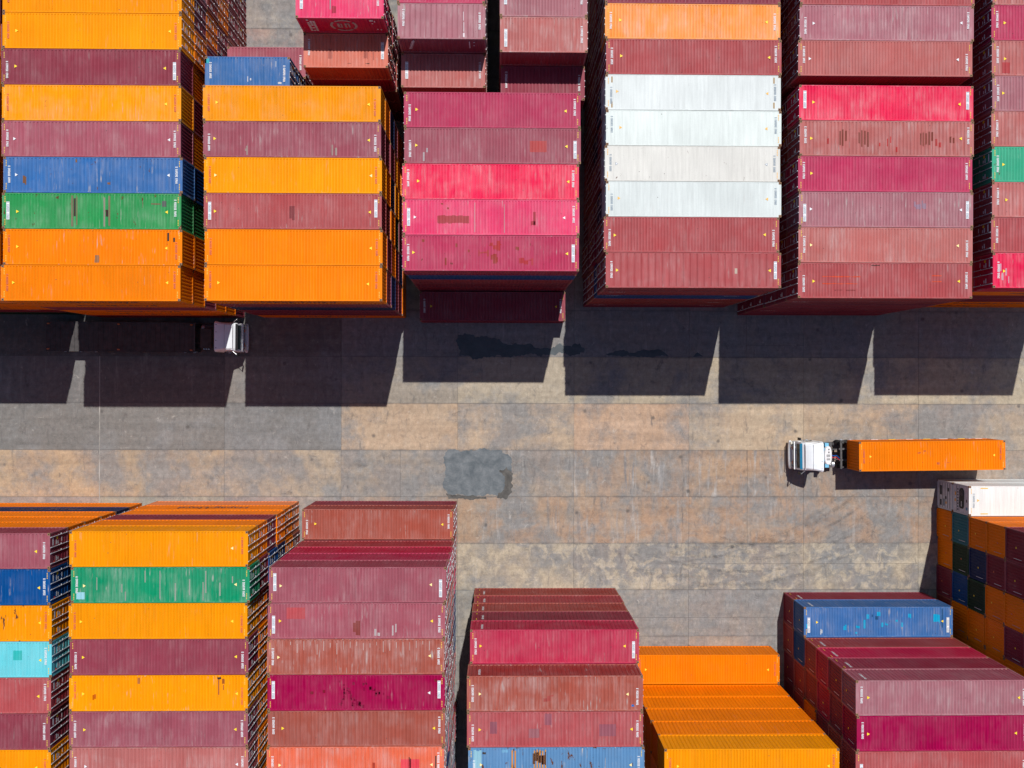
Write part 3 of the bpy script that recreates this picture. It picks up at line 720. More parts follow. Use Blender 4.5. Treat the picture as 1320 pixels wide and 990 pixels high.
# ------------------------------------------------------------------ build the stacks
CON = layout()
KEEP = show_largest(CON)
rest = []
ORD = ['first', 'second', 'third', 'fourth', 'fifth', 'sixth', 'seventh', 'eighth', 'ninth', 'tenth', 'eleventh', 'twelfth', 'thirteenth']
DOWN = ['on top', 'one below the top', 'two below the top', 'three below the top', 'four below the top', 'at the very bottom']
ngen = random.Random(77)
for i, c in enumerate(CON):
    if i not in KEEP:
        rest.append(c); continue
    fromtop = c['n']-1-c['tier']; top = fromtop == 0
    spec = SPEC.get((c['k'], c['row']), {}) if top else {}
    rnd = random.Random(1000+i)
    reef = c['k'] == 'B6' and c['row'] == 0
    door = 'E' if reef else c['door']
    root, a, style = make_container((c['x'], c['y'], c['z']), c['ln'], c['c'], door, top, rnd, rz=math.radians(rnd.uniform(-.045, .045)), style=spec.get('style'),
                                    rust=spec.get('rust'), wear=spec.get('wear'), fade=spec.get('fade'), reefer=reef)
    for p in spec.get('pat', []):
        roof_patch(root, c['ln'], style, *p[:5], rough=0.0, jag=p[5], seed=i,
                   name='rust_mark' if sum(p[4]) < .45 else 'paint_patch')
    col = PAL[c['c']][1]
    north = c['k'][0] == 'T' and c['k'] not in ('T2b',)
    if c['k'] in ('P', 'Q', 'R', 'T2b'): rowtxt = ORD[c['row']] + ' row from the south'
    else: rowtxt = ORD[c['row']] + ' row from the lane'
    if top and spec.get('note'):
        lab = f"{col} container {spec['note']}, {c['words']}"
        if len(lab.split()) > 16: lab = f"{col} container {spec['note']}, {ORD[c['row']]} row"
    else:
        lab = f"{col} container {DOWN[fromtop]}, {ORD[c['row']]} row, {c['words']}"
    if c['ln'] == L20 and len(lab.split()) < 16: lab = lab.replace(' container', ' short container', 1)
    if reef: lab = ('white reefer container on top facing the truck' if top else 'white reefer container under the other white reefer') + ', right edge'
    tag(root, lab, 'shipping container', 'containers stacked in the yard blocks')
    # lettering on the long sides that face the lane
    code = c['c']
    if c['k'][0] == 'T' and c['row'] == 0 and code in 'oO' and c['k'] != 'T2b':
        t = bpy.data.objects.new('side_lettering', text_mesh('Hapag-Lloyd', 1.15, M_LETTER, 'hl')); link(t, root)
        t.location = (6.1+rnd.uniform(-.3, .3), .0055, 1.35); t.rotation_euler = (math.pi/2, 0, 0)
    elif c['k'] in ('T0', 'T3', 'T4', 'T5', 'T6') and c['row'] == 0 and ngen.random() < .55:
        for xx in (1.2, 10.2):
            if ngen.random() < .6:
                t = bpy.data.objects.new('serial_number', m_serial(ngen.randrange(6), M_WHITE, False)); link(t, root); t['kind'] = 'stuff'
                t.location = (xx, .006, 2.1); t.rotation_euler = (math.pi/2, math.pi/2, 0)
    elif c['k'][0] == 'B' and c['row'] == 0 and c['k'] in ('B0', 'B1') and code in 'vO' and c['tier'] == 1:
        t = bpy.data.objects.new('side_lettering', text_mesh('Hapag-Lloyd', 1.15, M_LETTER, 'hl')); link(t, root)
        t.location = (6.1, WID-.0055, 1.35); t.rotation_euler = (math.pi/2, 0, math.pi)
    if c['k'] in ('B3', 'B5') and c['row'] in (0, 1) and not reef:
        t = bpy.data.objects.new('serial_number', m_serial(ngen.randrange(6), M_WHITE, False)); link(t, root); t['kind'] = 'stuff'
        t.location = (.85, WID-.005, 1.7); t.rotation_euler = (math.pi/2, math.pi, 0)
        t = bpy.data.objects.new('edge_marking', m_edgemark(M_YELLOW)); link(t, root); t['kind'] = 'stuff'
        t.location = (.38, WID-.005, .05); t.rotation_euler = (math.pi/2, math.pi, 0)
        t.scale = (1, .98, 1)
    if c['k'] in ('B5', 'B6') and not reef:                       # ids on the plain west ends
        mb = MB(); mb.box(-.006, .0, .35, .47, 1.95, 2.07)
        mb.build('end_label', [M_YELLOW if rnd.random() < .7 else M_ORED], root).location = (0, rnd.uniform(0, .25)+.6, rnd.uniform(-1.1, -.4))
        mb = MB(); mb.box(-.004, .0, .28, .31, 1.1, 2.1)
        mb.build('end_label', [M_GREYD if code in 'oO' else M_WHITE], root)
    if c['k'] == 'P' and c['row'] == 1 and top:                   # emblem and block lettering of the pink short one
        mb = MB(); n = 28
        for q in range(n):
            if q % 7 == 3: continue
            a0, a1 = 2*math.pi*q/n, 2*math.pi*(q+1)/n
            P = lambda an, rr: (3.1+rr*math.cos(an), .004, 1.30+rr*.98*math.sin(an))
            mb.quad(P(a0, .78), P(a1, .78), P(a1, .95), P(a0, .95))
        for (x0, x1, z0, z1) in ((2.66, 2.82, .95, 1.65), (2.66, 3.0, .95, 1.08), (2.9, 3.0, 1.0, 1.6), (3.18, 3.30, .95, 1.65), (3.3, 3.52, 1.52, 1.65), (3.42, 3.54, 1.0, 1.5)):
            mb.box(x0, x1, .003, .010, z0, z1)
        mb.build('side_emblem', [M_EMB], root)
        mb = MB(); rr_ = random.Random(3)
        for colm in range(3):
            for k in range(9):
                z = .35+k*.22
                if rr_.random() < .8: mb.box(.62+colm*.2, .78+colm*.2, .003, .009, z, z+.14)
        mb.build('side_lettering', [M_WHITE], root)
        mb = MB()
        for (x0, x1, z0, z1) in ((5.0, 5.25, 2.05, 2.25), (5.3, 5.38, 1.9, 2.1), (5.1, 5.2, 1.6, 1.72), (5.35, 5.45, .6, .75), (5.6, 5.7, .55, .7)):
            mb.box(x0, x1, .003, .009, z0, z1)
        mb.build('side_lettering', [M_WHITE], root)
    if c['k'] == 'Q' and c['row'] == 1 and top:
        mb = MB(); rr_ = random.Random(9)
        for k in range(7):
            z = .7+k*.22; x = .62+.05*k
            mb.box(x, x+.22, .003, .009, z, z+.10); mb.box(x+.1, x+.17, .003, .0095, z, z+.2)
        mb.build('side_lettering', [M_WHITE], root)
        mb = MB(); mb.box(4.9, 4.97, .003, .009, .9, 2.1); mb.box(5.2, 5.32, .003, .009, 1.9, 2.0); mb.box(5.2, 5.3, .003, .009, 1.3, 1.45)
        mb.build('side_lettering', [M_WHITE], root)

# containers that show little or nothing: one joined object
def rest_material():
    t = NT('container_paint_far'); at = t.n('ShaderNodeAttribute', attribute_type='GEOMETRY', attribute_name='tint')
    pos = t.n('ShaderNodeNewGeometry').outputs['Position']
    t.l(t.mix(1.0, at.outputs['Color'], t.ramp(t.noise(pos, 1.2, 5.0), .3, .7, .8, 1.1), 'MULTIPLY'), t.b.inputs['Base Color'])
    t.b.inputs['Roughness'].default_value = .5
    return t.mat
mb = MB(); cols = []
M_REST = rest_material()
for c in rest:
    n0 = len(mb.f); x, y, z, ln = c['x'], c['y'], c['z'], c['ln']
    mb.box(x+.05, x+ln-.05, y+.03, y+WID-.03, z+.08, z+HGT-.02)
    for xx in (x, x+ln-.1):
        for yy in (y, y+WID-.1): mb.box(xx, xx+.1, yy, yy+.1, z, z+HGT)
        mb.box(xx, xx+.1, y+.1, y+WID-.1, z+HGT-.1, z+HGT-.004); mb.box(xx, xx+.1, y+.1, y+WID-.1, z+.02, z+.12)
    for k in range(8):
        yk = y+.2+k*.26
        mb.box(x+.02, x+.05, yk, yk+.12, z+.13, z+HGT-.11); mb.box(x+ln-.05, x+ln-.02, yk, yk+.12, z+.13, z+HGT-.11)
    cols += [(*PAL[c['c']][0], 1)]*(len(mb.f)-n0)
    xe = x+ln+.01 if c['door'] == 'E' else x-.01
    n0 = len(mb.f)
    for yr in (.32, 1.02, 1.43, 2.12): mb.box(xe-.02, xe+.02, y+yr-.02, y+yr+.02, z+.1, z+HGT-.1)
    cols += [(.42, .44, .48, 1)]*(len(mb.f)-n0)
ro = mb.build('hidden_containers', [M_REST])
at = ro.data.color_attributes.new('tint', 'FLOAT_COLOR', 'CORNER')
flat_ = []
for p, cc in zip(ro.data.polygons, cols): flat_ += list(cc)*p.loop_total
at.data.foreach_set('color', flat_)
tag(ro, 'remaining containers deep inside and behind the stacked blocks, mostly hidden from view', 'containers', kind='stuff')

# ------------------------------------------------------------------ ground of concrete slabs
def flat_mesh(name, x0, x1, y0, y1, z, mat):
    mb = MB(); mb.quad((x0, y0, z), (x1, y0, z), (x1, y1, z), (x0, y1, z)); return mb
g = flat_mesh('ground', -1500, 1500, -1500, 1500, -.03, M_CONC).build('ground', [M_JOINT]); tag(g, kind='structure')
XJ = [-64.3, -54.3, -44.3, -34.3, -23.62, -13.56, -3.50, 6.58, 16.60, 26.62, 36.70, 46.75, 56.8, 66.9]
YJ = [2.31+4.04*k for k in range(-12, 12)]
TAN, LT, TG, GR, CG, RU, DK = (.43, .34, .255), (.45, .37, .275), (.33, .295, .255), (.185, .187, .186), (.37, .33, .26), (.36, .275, .21), (.105, .108, .112)
PK = (.43, .315, .235)
# (row index from lane, column index) -> colour, grime, streak, tan, cream
SL = {}
def S_(r, cols, *v):
    for c_ in cols: SL[(r, c_)] = v
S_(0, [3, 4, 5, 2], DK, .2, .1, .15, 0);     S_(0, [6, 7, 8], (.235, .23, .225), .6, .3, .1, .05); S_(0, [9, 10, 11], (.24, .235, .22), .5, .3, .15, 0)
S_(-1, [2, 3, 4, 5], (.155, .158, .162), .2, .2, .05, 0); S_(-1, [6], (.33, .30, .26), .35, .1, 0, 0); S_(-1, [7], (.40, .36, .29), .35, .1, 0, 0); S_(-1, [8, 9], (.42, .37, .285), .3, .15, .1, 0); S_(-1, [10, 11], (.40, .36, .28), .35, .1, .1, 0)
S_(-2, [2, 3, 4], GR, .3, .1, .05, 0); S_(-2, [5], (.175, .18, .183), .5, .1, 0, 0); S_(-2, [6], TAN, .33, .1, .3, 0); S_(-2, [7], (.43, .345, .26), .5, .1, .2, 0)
S_(-2, [8], PK, .22, .1, .4, 0); S_(-2, [9], (.44, .36, .27), .25, .15, .3, 0); S_(-2, [10], (.40, .32, .24), .45, .2, .3, 0); S_(-2, [11], (.36, .31, .25), .6, .2, .2, 0)
S_(-3, [2, 3], (.40, .30, .205), .45, .05, .4, 0); S_(-3, [4], (.38, .31, .225), .52, .05, .2, 0); S_(-3, [5], (.35, .30, .24), .5, .1, .1, 0); S_(-3, [6], (.33, .29, .24), .72, .05, .2, 0)
S_(-3, [7], (.33, .29, .245), .8, .3, .2, 0); S_(-3, [8], (.38, .29, .21), .5, .9, .6, 0); S_(-3, [9], (.36, .27, .20), .5, .9, .8, 0); S_(-3, [10], (.37, .28, .205), .4, .4, .7, 0); S_(-3, [11], (.28, .27, .26), .8, .2, .1, 0)
S_(-4, [7], (.32, .27, .22), .6, .5, .9, .1); S_(-4, [8], RU, .45, .5, 1, .1); S_(-4, [9], RU, .55, .4, 1, .1); S_(-4, [10], (.34, .27, .21), .6, .3, .9, .05); S_(-4, [6, 11], (.30, .26, .22), .7, .3, .5, 0)
S_(-5, [7], (.36, .32, .255), .5, .15, .1, .8); S_(-5, [8], (.34, .31, .255), .6, .3, .15, .75); S_(-5, [9], (.28, .265, .235), .8, .3, .3, .55); S_(-5, [10], (.32, .29, .24), .55, .2, .15, 1); S_(-5, [6, 11], CG, .5, .1, .1, .4)
S_(-6, [7], (.36, .32, .25), .5, .2, .1, .4); S_(-6, [8], (.26, .26, .255), .8, .3, .2, .1); S_(-6, [9], (.25, .255, .26), .8, .2, .25, .1); S_(-6, [10], (.28, .27, .25), .7, .2, .2, .2)
rs = random.Random(4); JW = .010
for r_i in range(len(YJ)-1):
    y0, y1 = YJ[r_i], YJ[r_i+1]; row = r_i-12
    for c_i in range(len(XJ)-1):
        x0, x1 = XJ[c_i], XJ[c_i+1]
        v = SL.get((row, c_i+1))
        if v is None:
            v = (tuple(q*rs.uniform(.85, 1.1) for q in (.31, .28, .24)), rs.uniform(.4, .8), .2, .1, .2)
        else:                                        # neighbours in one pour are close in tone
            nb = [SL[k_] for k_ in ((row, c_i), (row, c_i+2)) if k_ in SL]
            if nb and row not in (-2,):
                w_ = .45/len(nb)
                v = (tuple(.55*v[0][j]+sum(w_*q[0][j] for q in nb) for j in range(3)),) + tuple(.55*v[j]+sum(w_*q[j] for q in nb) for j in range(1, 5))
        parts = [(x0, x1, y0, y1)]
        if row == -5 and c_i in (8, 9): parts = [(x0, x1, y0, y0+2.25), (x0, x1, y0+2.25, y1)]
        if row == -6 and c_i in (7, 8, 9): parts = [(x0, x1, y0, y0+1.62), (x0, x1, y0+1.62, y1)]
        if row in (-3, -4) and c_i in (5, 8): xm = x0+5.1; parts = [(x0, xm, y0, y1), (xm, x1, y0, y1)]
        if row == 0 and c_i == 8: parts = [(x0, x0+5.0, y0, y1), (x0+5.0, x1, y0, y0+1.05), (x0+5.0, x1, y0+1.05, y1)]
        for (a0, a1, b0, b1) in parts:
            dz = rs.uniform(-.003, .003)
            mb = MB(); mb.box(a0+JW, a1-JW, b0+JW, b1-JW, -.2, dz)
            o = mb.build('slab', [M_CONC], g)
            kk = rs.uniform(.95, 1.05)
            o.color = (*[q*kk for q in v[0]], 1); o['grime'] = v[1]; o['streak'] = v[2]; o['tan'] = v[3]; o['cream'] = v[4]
# pale sealed joint across the left lane
mb = MB(); mb.box(-34.34, -34.26, -13.8, 2.3, -.028, .006); mb.build('joint_seal', [M_SEAL], g)

def blob(name, pts, z, mat, rough=.18, label=None, sub=5, seed=1, kind='structure'):
    r = random.Random(seed); out = []
    n = len(pts); sub = 9; ph = [r.uniform(0, 6.28) for _ in range(5)]
    acc = 0.0
    for i in range(n):
        p, q = Vector(pts[i]), Vector(pts[(i+1) % n])
        d = (q-p); nrm = Vector((-d.y, d.x)).normalized()
        m_ = max(2, int(d.length*sub))
        for k in range(m_):
            f = k/m_; s = acc+d.length*f; env = min(1, 4*f*(1-f)+.15)
            h = sum(math.sin(s*w_+ph[j])*a_ for j, (w_, a_) in enumerate(((2.1, .9), (4.7, .6), (9.7, .35), (17.0, .22))))+r.uniform(-.35, .35)
            w = p+d*f+nrm*(rough*h*env)
            out.append((w.x, w.y, z))
        acc += d.length
    me = bpy.data.meshes.new(name); bm = bmesh.new()
    f = bm.faces.new([bm.verts.new(p) for p in out])
    bmesh.ops.triangulate(bm, faces=[f]); bm.normal_update()
    for ff in bm.faces:
        if ff.normal.z < 0: ff.normal_flip()
    bm.to_mesh(me); bm.free(); me.materials.append(mat)
    o = link(bpy.data.objects.new(name, me))
    tag(o, kind=kind); return o
def stain_mat(name, c1, c2, rough, scale=.8, edge=None):
    t = NT(name); pos = t.n('ShaderNodeNewGeometry').outputs['Position']
    f = t.noise(pos, scale, 7.0, .65, .3); c = t.mix(t.ramp(f, .35, .65), c1, c2)
    c = t.mix(1.0, c, t.ramp(t.noise(pos, 9.0, 4.0, .7), .3, .7, .88, 1.1), 'MULTIPLY')
    t.l(c, t.b.inputs['Base Color']); t.b.inputs['Roughness'].default_value = rough
    if edge:
        a = t.ramp(t.noise(t.vmul(pos, edge), 1.0, 6.0, .7, .2), .42, .68, 0, .17)
        t.l(a, t.b.inputs['Alpha'])
    return t.mat
M_WET = stain_mat('wet_concrete', (.026, .038, .048), (.06, .075, .085), .42)
M_PATCH = stain_mat('repair_concrete', (.078, .095, .108), (.165, .182, .195), .85, 1.1)
M_DAMP = stain_mat('damp_edge', (.05, .048, .045), (.11, .105, .098), .8, 1.6)
M_SKID = stain_mat('skid_rubber', (.10, .10, .105), (.14, .14, .14), .9, .8, (1.2, 1.2, 1))
# px -> world was measured once on the photograph; these are ground coordinates in metres
blob('wet_stain', [(-3.5, 4.2), (-2.2, 4.25), (-.9, 4.0), (.6, 3.5), (2.2, 3.35), (4.2, 3.1), (6.0, 3.3), (7.1, 3.55), (7.5, 3.0), (6.6, 2.45), (4.6, 2.55), (2.6, 2.5), (.8, 2.35), (-1.6, 2.2), (-3.4, 2.4)], .0085, M_WET, .14, seed=3)
blob('wet_stain', [(9.3, 2.6), (10.6, 2.95), (11.4, 2.65), (12.6, 3.0), (14.2, 2.9), (14.9, 2.4), (11.5, 2.36), (10.2, 2.45)], .0085, M_WET, .08, seed=5)
blob('wet_stain', [(16.9, 2.4), (17.3, 2.75), (17.8, 2.4)], .0085, M_WET, .03, seed=6)
blob('repair_patch', [(-4.35, -5.75), (.3, -5.75), (1.1, -6.4), (1.25, -8.3), (.7, -9.75), (-4.3, -9.65), (-4.75, -8.9), (-4.55, -7.3), (-4.75, -6.9)], .0085, M_PATCH, .10, seed=8)
blob('damp_stain', [(.1, -7.6), (.7, -7.2), (1.3, -7.8), (1.1, -8.6), (1.25, -9.4), (.7, -10.1), (-.1, -9.9), (.5, -9.2), (.6, -8.4)], .0125, M_DAMP, .10, seed=9)
blob('damp_stain', [(-4.5, -9.5), (-2.7, -9.75), (-1.0, -9.8), (-1.0, -10.0), (-4.3, -10.0)], .0125, M_DAMP, .06, seed=10)
M_RIM = stain_mat('soaked_rim', (.13, .13, .135), (.20, .195, .19), .85, 1.2, (2.6, 2.6, 1))
def rim(pts, k, seed):
    cx = sum(p[0] for p in pts)/len(pts); cy = sum(p[1] for p in pts)/len(pts)
    blob('damp_stain', [(cx+(x-cx)*(1+k), cy+(y-cy)*(1+k*2)) for x, y in pts], .0065, M_RIM, .16, seed=seed)
rim([(-4.35, -5.75), (.3, -5.75), (1.1, -6.4), (1.25, -8.3), (.7, -9.75), (-4.3, -9.65), (-4.75, -8.9), (-4.55, -7.3)], .08, 31)
rim([(-3.5, 4.2), (-.9, 4.0), (2.2, 3.35), (6.0, 3.3), (7.5, 3.0), (4.6, 2.55), (.8, 2.35), (-3.4, 2.4)], .10, 32)
rim([(9.3, 2.6), (11.4, 2.85), (14.2, 3.1), (14.9, 2.4), (10.2, 2.45)], .22, 33)
blob('damp_stain', [(1.3, -6.0), (2.4, -6.3), (2.9, -7.6), (2.2, -9.0), (1.4, -9.6)], .0065, M_RIM, .22, seed=34)
# curved rubber marks turning off the lane
def arc_mark(cx, cy, rad, a0, a1, w, z):
    n = 26; mb = MB()
    for k in range(n):
        t0, t1 = a0+(a1-a0)*k/n, a0+(a1-a0)*(k+1)/n
        P = lambda an, rr: (cx+rr*math.cos(an), cy+rr*math.sin(an), z)
        mb.quad(P(t0, rad), P(t0, rad+w), P(t1, rad+w), P(t1, rad))
    o = mb.build('tyre_mark', [M_SKID]); tag(o, kind='structure')
R_ = math.radians
rt = random.Random(21); marks_ = []
for (cx, cy, rad, a0, a1, w) in ([(20.0, 4.5, 18.5, -95, -45, .7), (20.0, 4.5, 20.2, -110, -50, .6), (19.0, 3.0, 16.3, -100, -55, .5), (21.5, 5.5, 21.6, -110, -62, .8),
                            (15.0, 6.0, 21.8, -105, -75, .7), (24.0, 4.0, 18.0, -110, -60, .45), (17.0, 3.5, 19.8, -100, -80, .9)]):
    for _ in range(3): marks_.append((cx+rt.uniform(-1.5, 1.5), cy+rt.uniform(-.8, .8), rad+rt.uniform(-1.2, 1.2), a0+rt.uniform(-8, 8), a1+rt.uniform(-8, 12), rt.uniform(.12, .42)))
for k, (cx, cy, rad, a0, a1, w) in enumerate(marks_):
    arc_mark(cx, cy, rad, R_(a0), R_(a1), w, .0125+.0012*k)

# ------------------------------------------------------------------ trucks
def wheel(parent, x, y, r=.52, w=.30, double=False):
    s = 1 if y > 0 else -1
    wl = empty('wheel', (x, y, r)); wl.parent = parent
    mb = MB(); mb.cyl((0, -w/2, 0), (0, w/2, 0), r, 20); ty = mb.build('tyre', [M_TYRE], wl)
    mb = MB(); mb.cyl((0, s*(w/2+.002), 0), (0, s*(w/2+.03), 0), r*.55, 14); mb.cyl((0, s*(w/2+.03), 0), (0, s*(w/2+.09), 0), r*.2, 10); mb.build('rim', [M_CHROME], wl)
def superell(xh, yh, z, n=20, e=3.0, cx=0, cy=0):
    out = []
    for i in range(n):
        a = 2*math.pi*i/n; c, s = math.cos(a), math.sin(a)
        out.append((cx+xh*math.copysign(abs(c)**(2/e), c), cy+yh*math.copysign(abs(s)**(2/e), s), z))
    return out
def tractor(loc, rz, label, units):
    """cab-over tractor; x forward, origin on the ground under the cab front"""
    t = empty('tractor_truck', loc, rz); tag(t, label, 'truck')
    # chassis
    mb = MB()
    for y in (-.48, .40): mb.box(-5.6, -.25, y, y+.08, .72, .98)
    for x in (-5.5, -4.4, -3.2, -2.2): mb.box(x, x+.1, -.40, .40, .76, .94)
    mb.build('chassis_frame', [M_CHASS], t)
    for x in (-1.35, -4.35, -5.15):
        for y in (-1.05, 1.05): wheel(t, x, y)
        mb = MB(); mb.cyl((x, -.95, .52), (x, .95, .52), .09, 8); mb.build('axle', [M_BLACK], t)
    # cab shell: rings along x (front to rear)
    def ring(x, hw, zb, zt, sh=.12):
        return [(x, -hw, zb), (x, hw, zb), (x, hw, zt-.35), (x, hw-sh*.4, zt-.12), (x, hw-sh*1.6, zt), (x, -hw+sh*1.6, zt), (x, -hw+sh*.4, zt-.12), (x, -hw, zt-.35)]
    mb = MB(); mb.loft([ring(-.06, 1.14, .62, 1.55), ring(-.08, 1.20, .62, 1.72), ring(-.20, 1.20, .66, 2.66, .16), ring(-.48, 1.20, .70, 3.02, .16), ring(-1.64, 1.20, .75, 3.05, .16)])
    body = mb.build('cab_body', [M_CAB], t, bevel=.02)
    mb = MB(); mb.loft([[(-.045, -1.04, 1.78), (-.045, 1.04, 1.78), (-.065, 1.04, 1.80), (-.065, -1.04, 1.80)], [(-.14, -1.0, 2.50), (-.14, 1.0, 2.50), (-.20, 1.0, 2.52), (-.20, -1.0, 2.52)]])
    pass
    mb.build('windscreen', [M_GLASS], t)
    for y in (-.5, .45):
        mb = MB(); mb.cyl((-.02, y, 1.78), (-.08, y+.5, 2.2), .012, 5); mb.build('wiper', [M_BLACK], t)
    mb = MB(); mb.loft([[(-.08, -1.06, 2.52), (-.08, 1.06, 2.52), (-.08, 1.06, 2.56), (-.08, -1.06, 2.56)], [(-.22, -1.10, 2.64), (-.22, 1.10, 2.64), (-.24, 1.10, 2.71), (-.24, -1.10, 2.71)]])
    mb.build('sun_visor', [M_VISOR if units else M_BLACK], t)
    # swept roof fairing, flared to the rear
    rings = []
    for k in range(8):
        f = k/7; x = -.37-1.30*f; zt = 3.10+.62*(1-(1-f)**2); hw = 1.06+.17*f**1.5
        rings.append([(x, -hw, 3.02), (x, hw, 3.02), (x, hw, zt-.14), (x, hw-.12, zt-.02), (x, hw*.5, zt+.01), (x, -hw*.5, zt+.01), (x, -hw+.12, zt-.02), (x, -hw, zt-.14)])
    mb = MB(); mb.loft(rings); fr = mb.build('roof_fairing', [M_CAB], t, bevel=.012)
    mb = MB(); mb.box(-.905, -.89, -1.02, 1.02, 3.40, 3.565); mb.build('fairing_seam', [M_UNIT], fr)
    for y in (-.95, -.35, .35, .95):
        mb = MB(); mb.cyl((-1.52, y, 3.70), (-1.52, y, 3.745), .03, 8); mb.build('rivet', [M_BLACK], fr)
    # side flares behind the doors
    for s in (-1, 1):
        mb = MB(); mb.loft([[(-1.58, s*1.16, 1.0), (-1.58, s*1.21, 1.0), (-1.58, s*1.24, 3.1), (-1.58, s*1.19, 3.1)], [(-1.72, s*1.20, 1.0), (-1.72, s*1.25, 1.0), (-1.72, s*1.28, 3.3), (-1.72, s*1.23, 3.3)]])
        mb.build('side_fairing', [M_CAB], t)
        mb = MB(); y0, y1 = sorted((s*1.202, s*1.212))
        mb.box(-1.15, -.40, y0, y1, 1.75, 2.60); mb.build('side_window', [M_GLASS], t)
        y0, y1 = sorted((s*1.20, s*1.214)); mb = MB(); mb.box(-1.2, -.25, y0, y1, .80, 1.68); d = mb.build('door', [M_CAB], t)
        y0, y1 = sorted((s*1.216, s*1.25)); mb = MB(); mb.box(-1.12, -.96, y0, y1, 1.45, 1.50); mb.build('handle', [M_BLACK], d)
        mb = MB(); mb.tube([(-.45, s*1.18, 2.75), (-.12, s*1.45, 2.78), (-.12, s*1.45, 1.9)], .022, 6, 0); mb.box(-.17, -.09, s*1.45-.11, s*1.45+.11, 1.95, 2.65, 1)
        mb.build('mirror', [M_CHROME, M_BLACK], t)
        mb = MB(); y0, y1 = sorted((s*.62, s*1.10)); mb.box(.03, .17, y0, y1, .78, 1.02); mb.build('headlight', [M_LAMP], t, bevel=.02)
        mb = MB(); y0, y1 = sorted((s*.46, s*.75)); mb.box(.05, .13, y0, y1, 1.10, 1.22); mb.build('turn_signal', [M_AMBER], t)
        mb = MB()
        x0 = -1.35
        ring0 = [(x0+.66*math.cos(a), .52+.66*math.sin(a)) for a in [math.pi*q/8 for q in range(9)]]
        for (xa, za), (xb, zb) in zip(ring0, ring0[1:]):
            mb.loft([[(xa, s*.86, za), (xb, s*.86, zb), (xb, s*.86, zb+.03), (xa, s*.86, za+.03)], [(xa, s*1.23, za), (xb, s*1.23, zb), (xb, s*1.23, zb+.03), (xa, s*1.23, za+.03)]])
        mb.build('mudguard', [M_BLACK], t)
    # front: bumper, grille
    mb = MB(); mb.loft([superell(.10, 1.22, .42, cx=.12), superell(.16, 1.24, .50, cx=.12), superell(.16, 1.24, .74, cx=.12), superell(.10, 1.20, .80, cx=.10)]); mb.build('bumper', [M_CAB], t)
    mb = MB(); mb.box(-.02, .06, -.92, .92, .90, 1.50); gb = mb.build('grille', [M_CHASS], t)
    for z in (1.0, 1.14, 1.28, 1.42):
        mb = MB(); mb.box(.061, .10, -.88, .88, z, z+.05); mb.build('grille_bar', [M_CHROME], gb)
    mb = MB(); mb.box(.0, .10, -1.18, 1.18, 1.53, 1.60); mb.build('front_step', [M_CAB], t)
    mb = MB(); mb.tube([(.16, -1.15, .95), (.30, -1.05, 1.0), (.30, 1.05, 1.0), (.16, 1.15, .95)], .03, 6); mb.build('bull_bar', [M_CHROME], t)
    # behind the cab
    mb = MB(); mb.box(-3.35, -1.75, -1.05, 1.08, 1.00, 1.06); mb.build('catwalk', [M_CHASS], t)
    mb = MB(); mb.box(-2.3, -1.75, -1.14, -.55, .55, 1.05); mb.box(-2.3, -1.75, .6, 1.14, .55, 1.05); mb.build('battery_box', [M_BLACK], t, bevel=.02)
    mb = MB(); mb.cyl((-3.6, .86, .72), (-2.3, .86, .72), .31, 14); mb.build('fuel_tank', [M_CHROME], t)
    mb = MB(); mb.cyl((-3.6, -.86, .72), (-2.9, -.86, .72), .20, 12); mb.build('air_tank', [M_BLACK], t)
    mb = MB(); mb.cyl((-4.75, 0, 1.02), (-4.75, 0, 1.14), .48, 18); mb.box(-5.4, -4.75, -.42, -.1, 1.0, 1.1); mb.box(-5.4, -4.75, .1, .42, 1.0, 1.1); mb.build('fifth_wheel', [M_BLACK], t)
    if units:
        mb = MB(); mb.loft([superell(.30, .76, 1.5, cx=-2.62, e=2.6, n=24), superell(.34, .80, 1.6, cx=-2.62, e=2.6, n=24), superell(.34, .80, 2.1, cx=-2.62, e=2.6, n=24), superell(.28, .74, 2.2, cx=-2.62, e=2.6, n=24)])
        u = mb.build('cooling_unit', [M_WHITE], t)
        mb = MB(); mb.box(-2.72, -2.62, -.35, -.22, 2.18, 2.215); mb.box(-2.72, -2.62, -.58, -.46, 2.18, 2.215)
        for k in range(4): mb.box(-2.76+.08*k, -2.72+.08*k, -.1, .12, 2.18, 2.215); mb.box(-2.76+.08*k, -2.72+.08*k, .22, .40, 2.18, 2.215)
        mb.build('vent_grille', [M_CHASS], u)
        mb = MB(); mb.box(-2.72, -2.40, -1.06, -.74, 1.3, 2.05); mb.box(-2.68, -2.36, .70, 1.02, 1.3, 2.15); mb.box(-2.52, -2.30, -.62, -.15, 1.5, 2.12); mb.box(-2.50, -2.30, .05, .5, 1.5, 2.12); mb.build('support_frame', [M_LBLUE], t, bevel=.02)
        mb = MB(); mb.cyl((-1.95, .3, 1.2), (-1.95, .3, 2.9), .07, 10); mb.build('exhaust_stack', [M_LBLUE], t)
        for mt, yy in ((M_HOSER, .08), (M_HOSEB, -.08)):
            pts = [Vector((-2.95-.9*q, yy+.3*q+.06*math.sin(q*8), 1.9-.45*q+.12*math.sin(q*3.1))) for q in [i/10 for i in range(11)]]
            mb = MB(); mb.tube(pts, .035, 6); mb.build('air_hose', [mt], t)
        for y in (-.62, .55, .78): 
            mb = MB(); mb.box(-3.2, -3.06, y, y+.1, 1.07, 1.2); mb.build('bracket', [M_WHITE], t)
    else:
        mb = MB(); mb.box(-3.5, -2.6, -.9, .75, 1.06, 1.62); mb.build('equipment_box', [M_DECK], t, bevel=.03)
        for x in (-3.3, -3.1, -2.9): 
            mb = MB(); mb.cyl((x, -.98, 1.10), (x, -.98, 1.3), .05, 8); mb.build('air_valve', [M_CHROME], t)
    return t
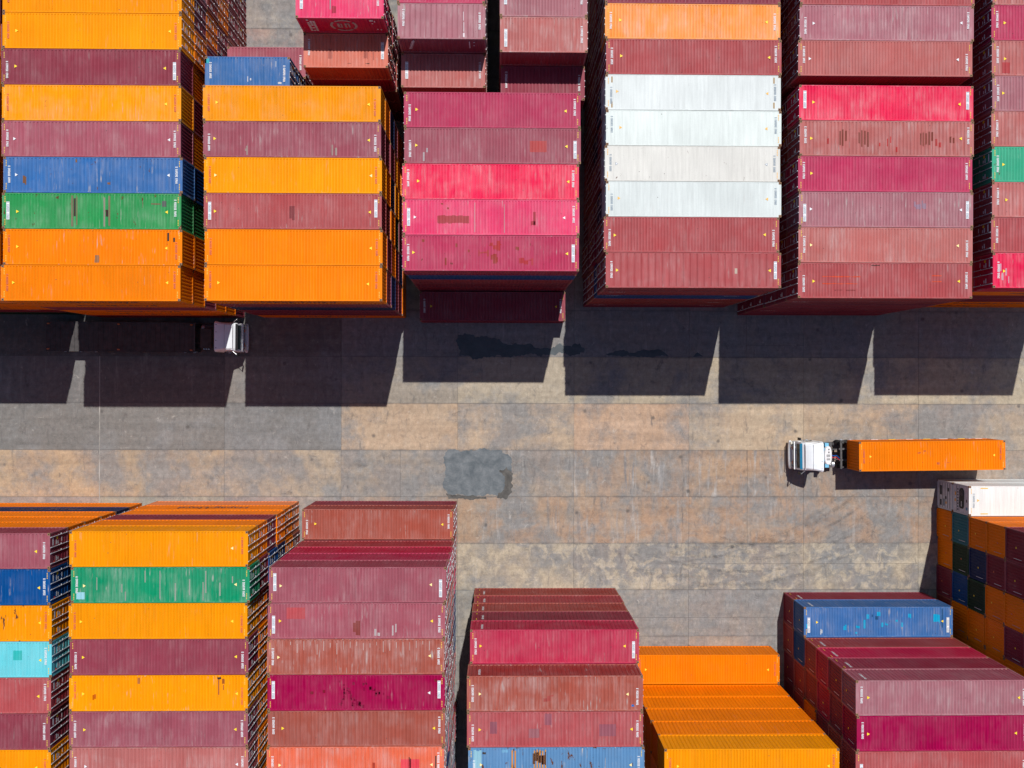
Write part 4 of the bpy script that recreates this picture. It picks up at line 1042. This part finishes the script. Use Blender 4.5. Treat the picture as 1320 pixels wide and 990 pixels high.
def trailer(loc, rz, label, flat, ln=12.4):
    t = empty('container_trailer', loc, rz); tag(t, label, 'trailer')          # x forward, origin under the front end
    mb = MB()
    for y in (-.55, .40): mb.box(-ln, 0, y, y+.15, 1.12, 1.38)
    for k in range(8):
        x = -ln+.1+k*(ln-.35)/7; mb.box(x, x+.15, -1.2, 1.2, 1.20, 1.42)
    mb.build('chassis_frame', [M_CHASS], t)
    if flat:
        for k in range(31):
            x = -ln+k*.4
            mb = MB(); mb.box(x, x+.388, -1.20, 1.20, 1.422, 1.46+.004*(k % 3)); mb.build('deck_plate', [M_DECK], t)
        for y in (-1.26, 1.202):
            mb = MB(); mb.box(-ln, 0, y, y+.058, 1.33, 1.485); mb.build('side_rail', [M_DECK], t)
        mb = MB(); mb.box(-.06, .04, -1.2, 1.2, 1.47, 1.62); mb.build('headboard', [M_CHASS], t)
    for x in (-ln+.2, -ln+6.1, -.3):
        for y in (-1.12, 1.02):
            z = 1.50 if flat else 1.42
            mb = MB(); mb.box(x-.1, x+.1, y, y+.1, z-.02, z+(.04 if flat else .06)); mb.build('twist_lock', [M_AMBER if flat else M_CHASS], t)
    for x in (-ln+1.2, -ln+2.5, -ln+3.8):
        for y in (-1.03, 1.03): wheel(t, x, y)
        mb = MB(); mb.cyl((x, -.95, .52), (x, .95, .52), .08, 8); mb.build('axle', [M_BLACK], t)
    for y in (-.7, .6):
        mb = MB(); mb.box(-3.2, -3.08, y, y+.12, .35, 1.12); mb.box(-3.3, -2.98, y-.05, y+.17, .28, .34); mb.build('landing_leg', [M_CHASS], t)
    for s in (-1, 1):
        y0, y1 = sorted((s*1.235, s*1.26))
        for k in range(7):
            mb = MB(); mb.box(-ln+.5+k*1.5, -ln+1.1+k*1.5, y0, y1, 1.26, 1.33); mb.build('reflector_strip', [M_YELLOW if k % 2 else M_WHITE], t)
    mb = MB(); mb.box(-ln-.06, -ln+.02, -1.2, 1.2, .55, .68); mb.build('rear_bumper', [M_AMBER], t)
    return t
YAW = math.radians(.7)
tractor((25.35, -6.08, 0), math.pi+YAW, 'white cab-over tractor pulling the orange container along the lane', True)
trailer((29.2, -6.02, 0), math.pi+YAW, 'container trailer beneath the orange container on the sunlit lane', False, 12.9)
rnd = random.Random(3)
root, a, style = make_container((29.84, -7.20, 1.49), L40, 'O', 'E', True, rnd, rz=YAW, rust=.15, wear=.3)
tag(root, 'bright orange container riding on the trailer behind the white cab', 'shipping container', 'containers stacked in the yard blocks')
for (p) in ((.40, .36, .42, .44), (.53, .70, .55, .80), (.44, .30, .455, .36), (.60, .72, .62, .75)):
    roof_patch(root, L40, style, *p, (.55, .14, .07), rough=0, jag=.4, name='rust_mark')
tractor((-21.65, 3.83, 0), math.radians(-.4), 'white cab-over tractor standing in the shade below the upper left block', False)
trailer((-25.65, 3.83, 0), math.radians(-.4), 'empty dark flat trailer in the shade behind the parked white cab', True, 12.5)
for ob in bpy.data.objects:
    if ob.type == 'EMPTY' and 'label' in ob and len(ob['label'].split()) > 16: print('LONG', ob['label'])
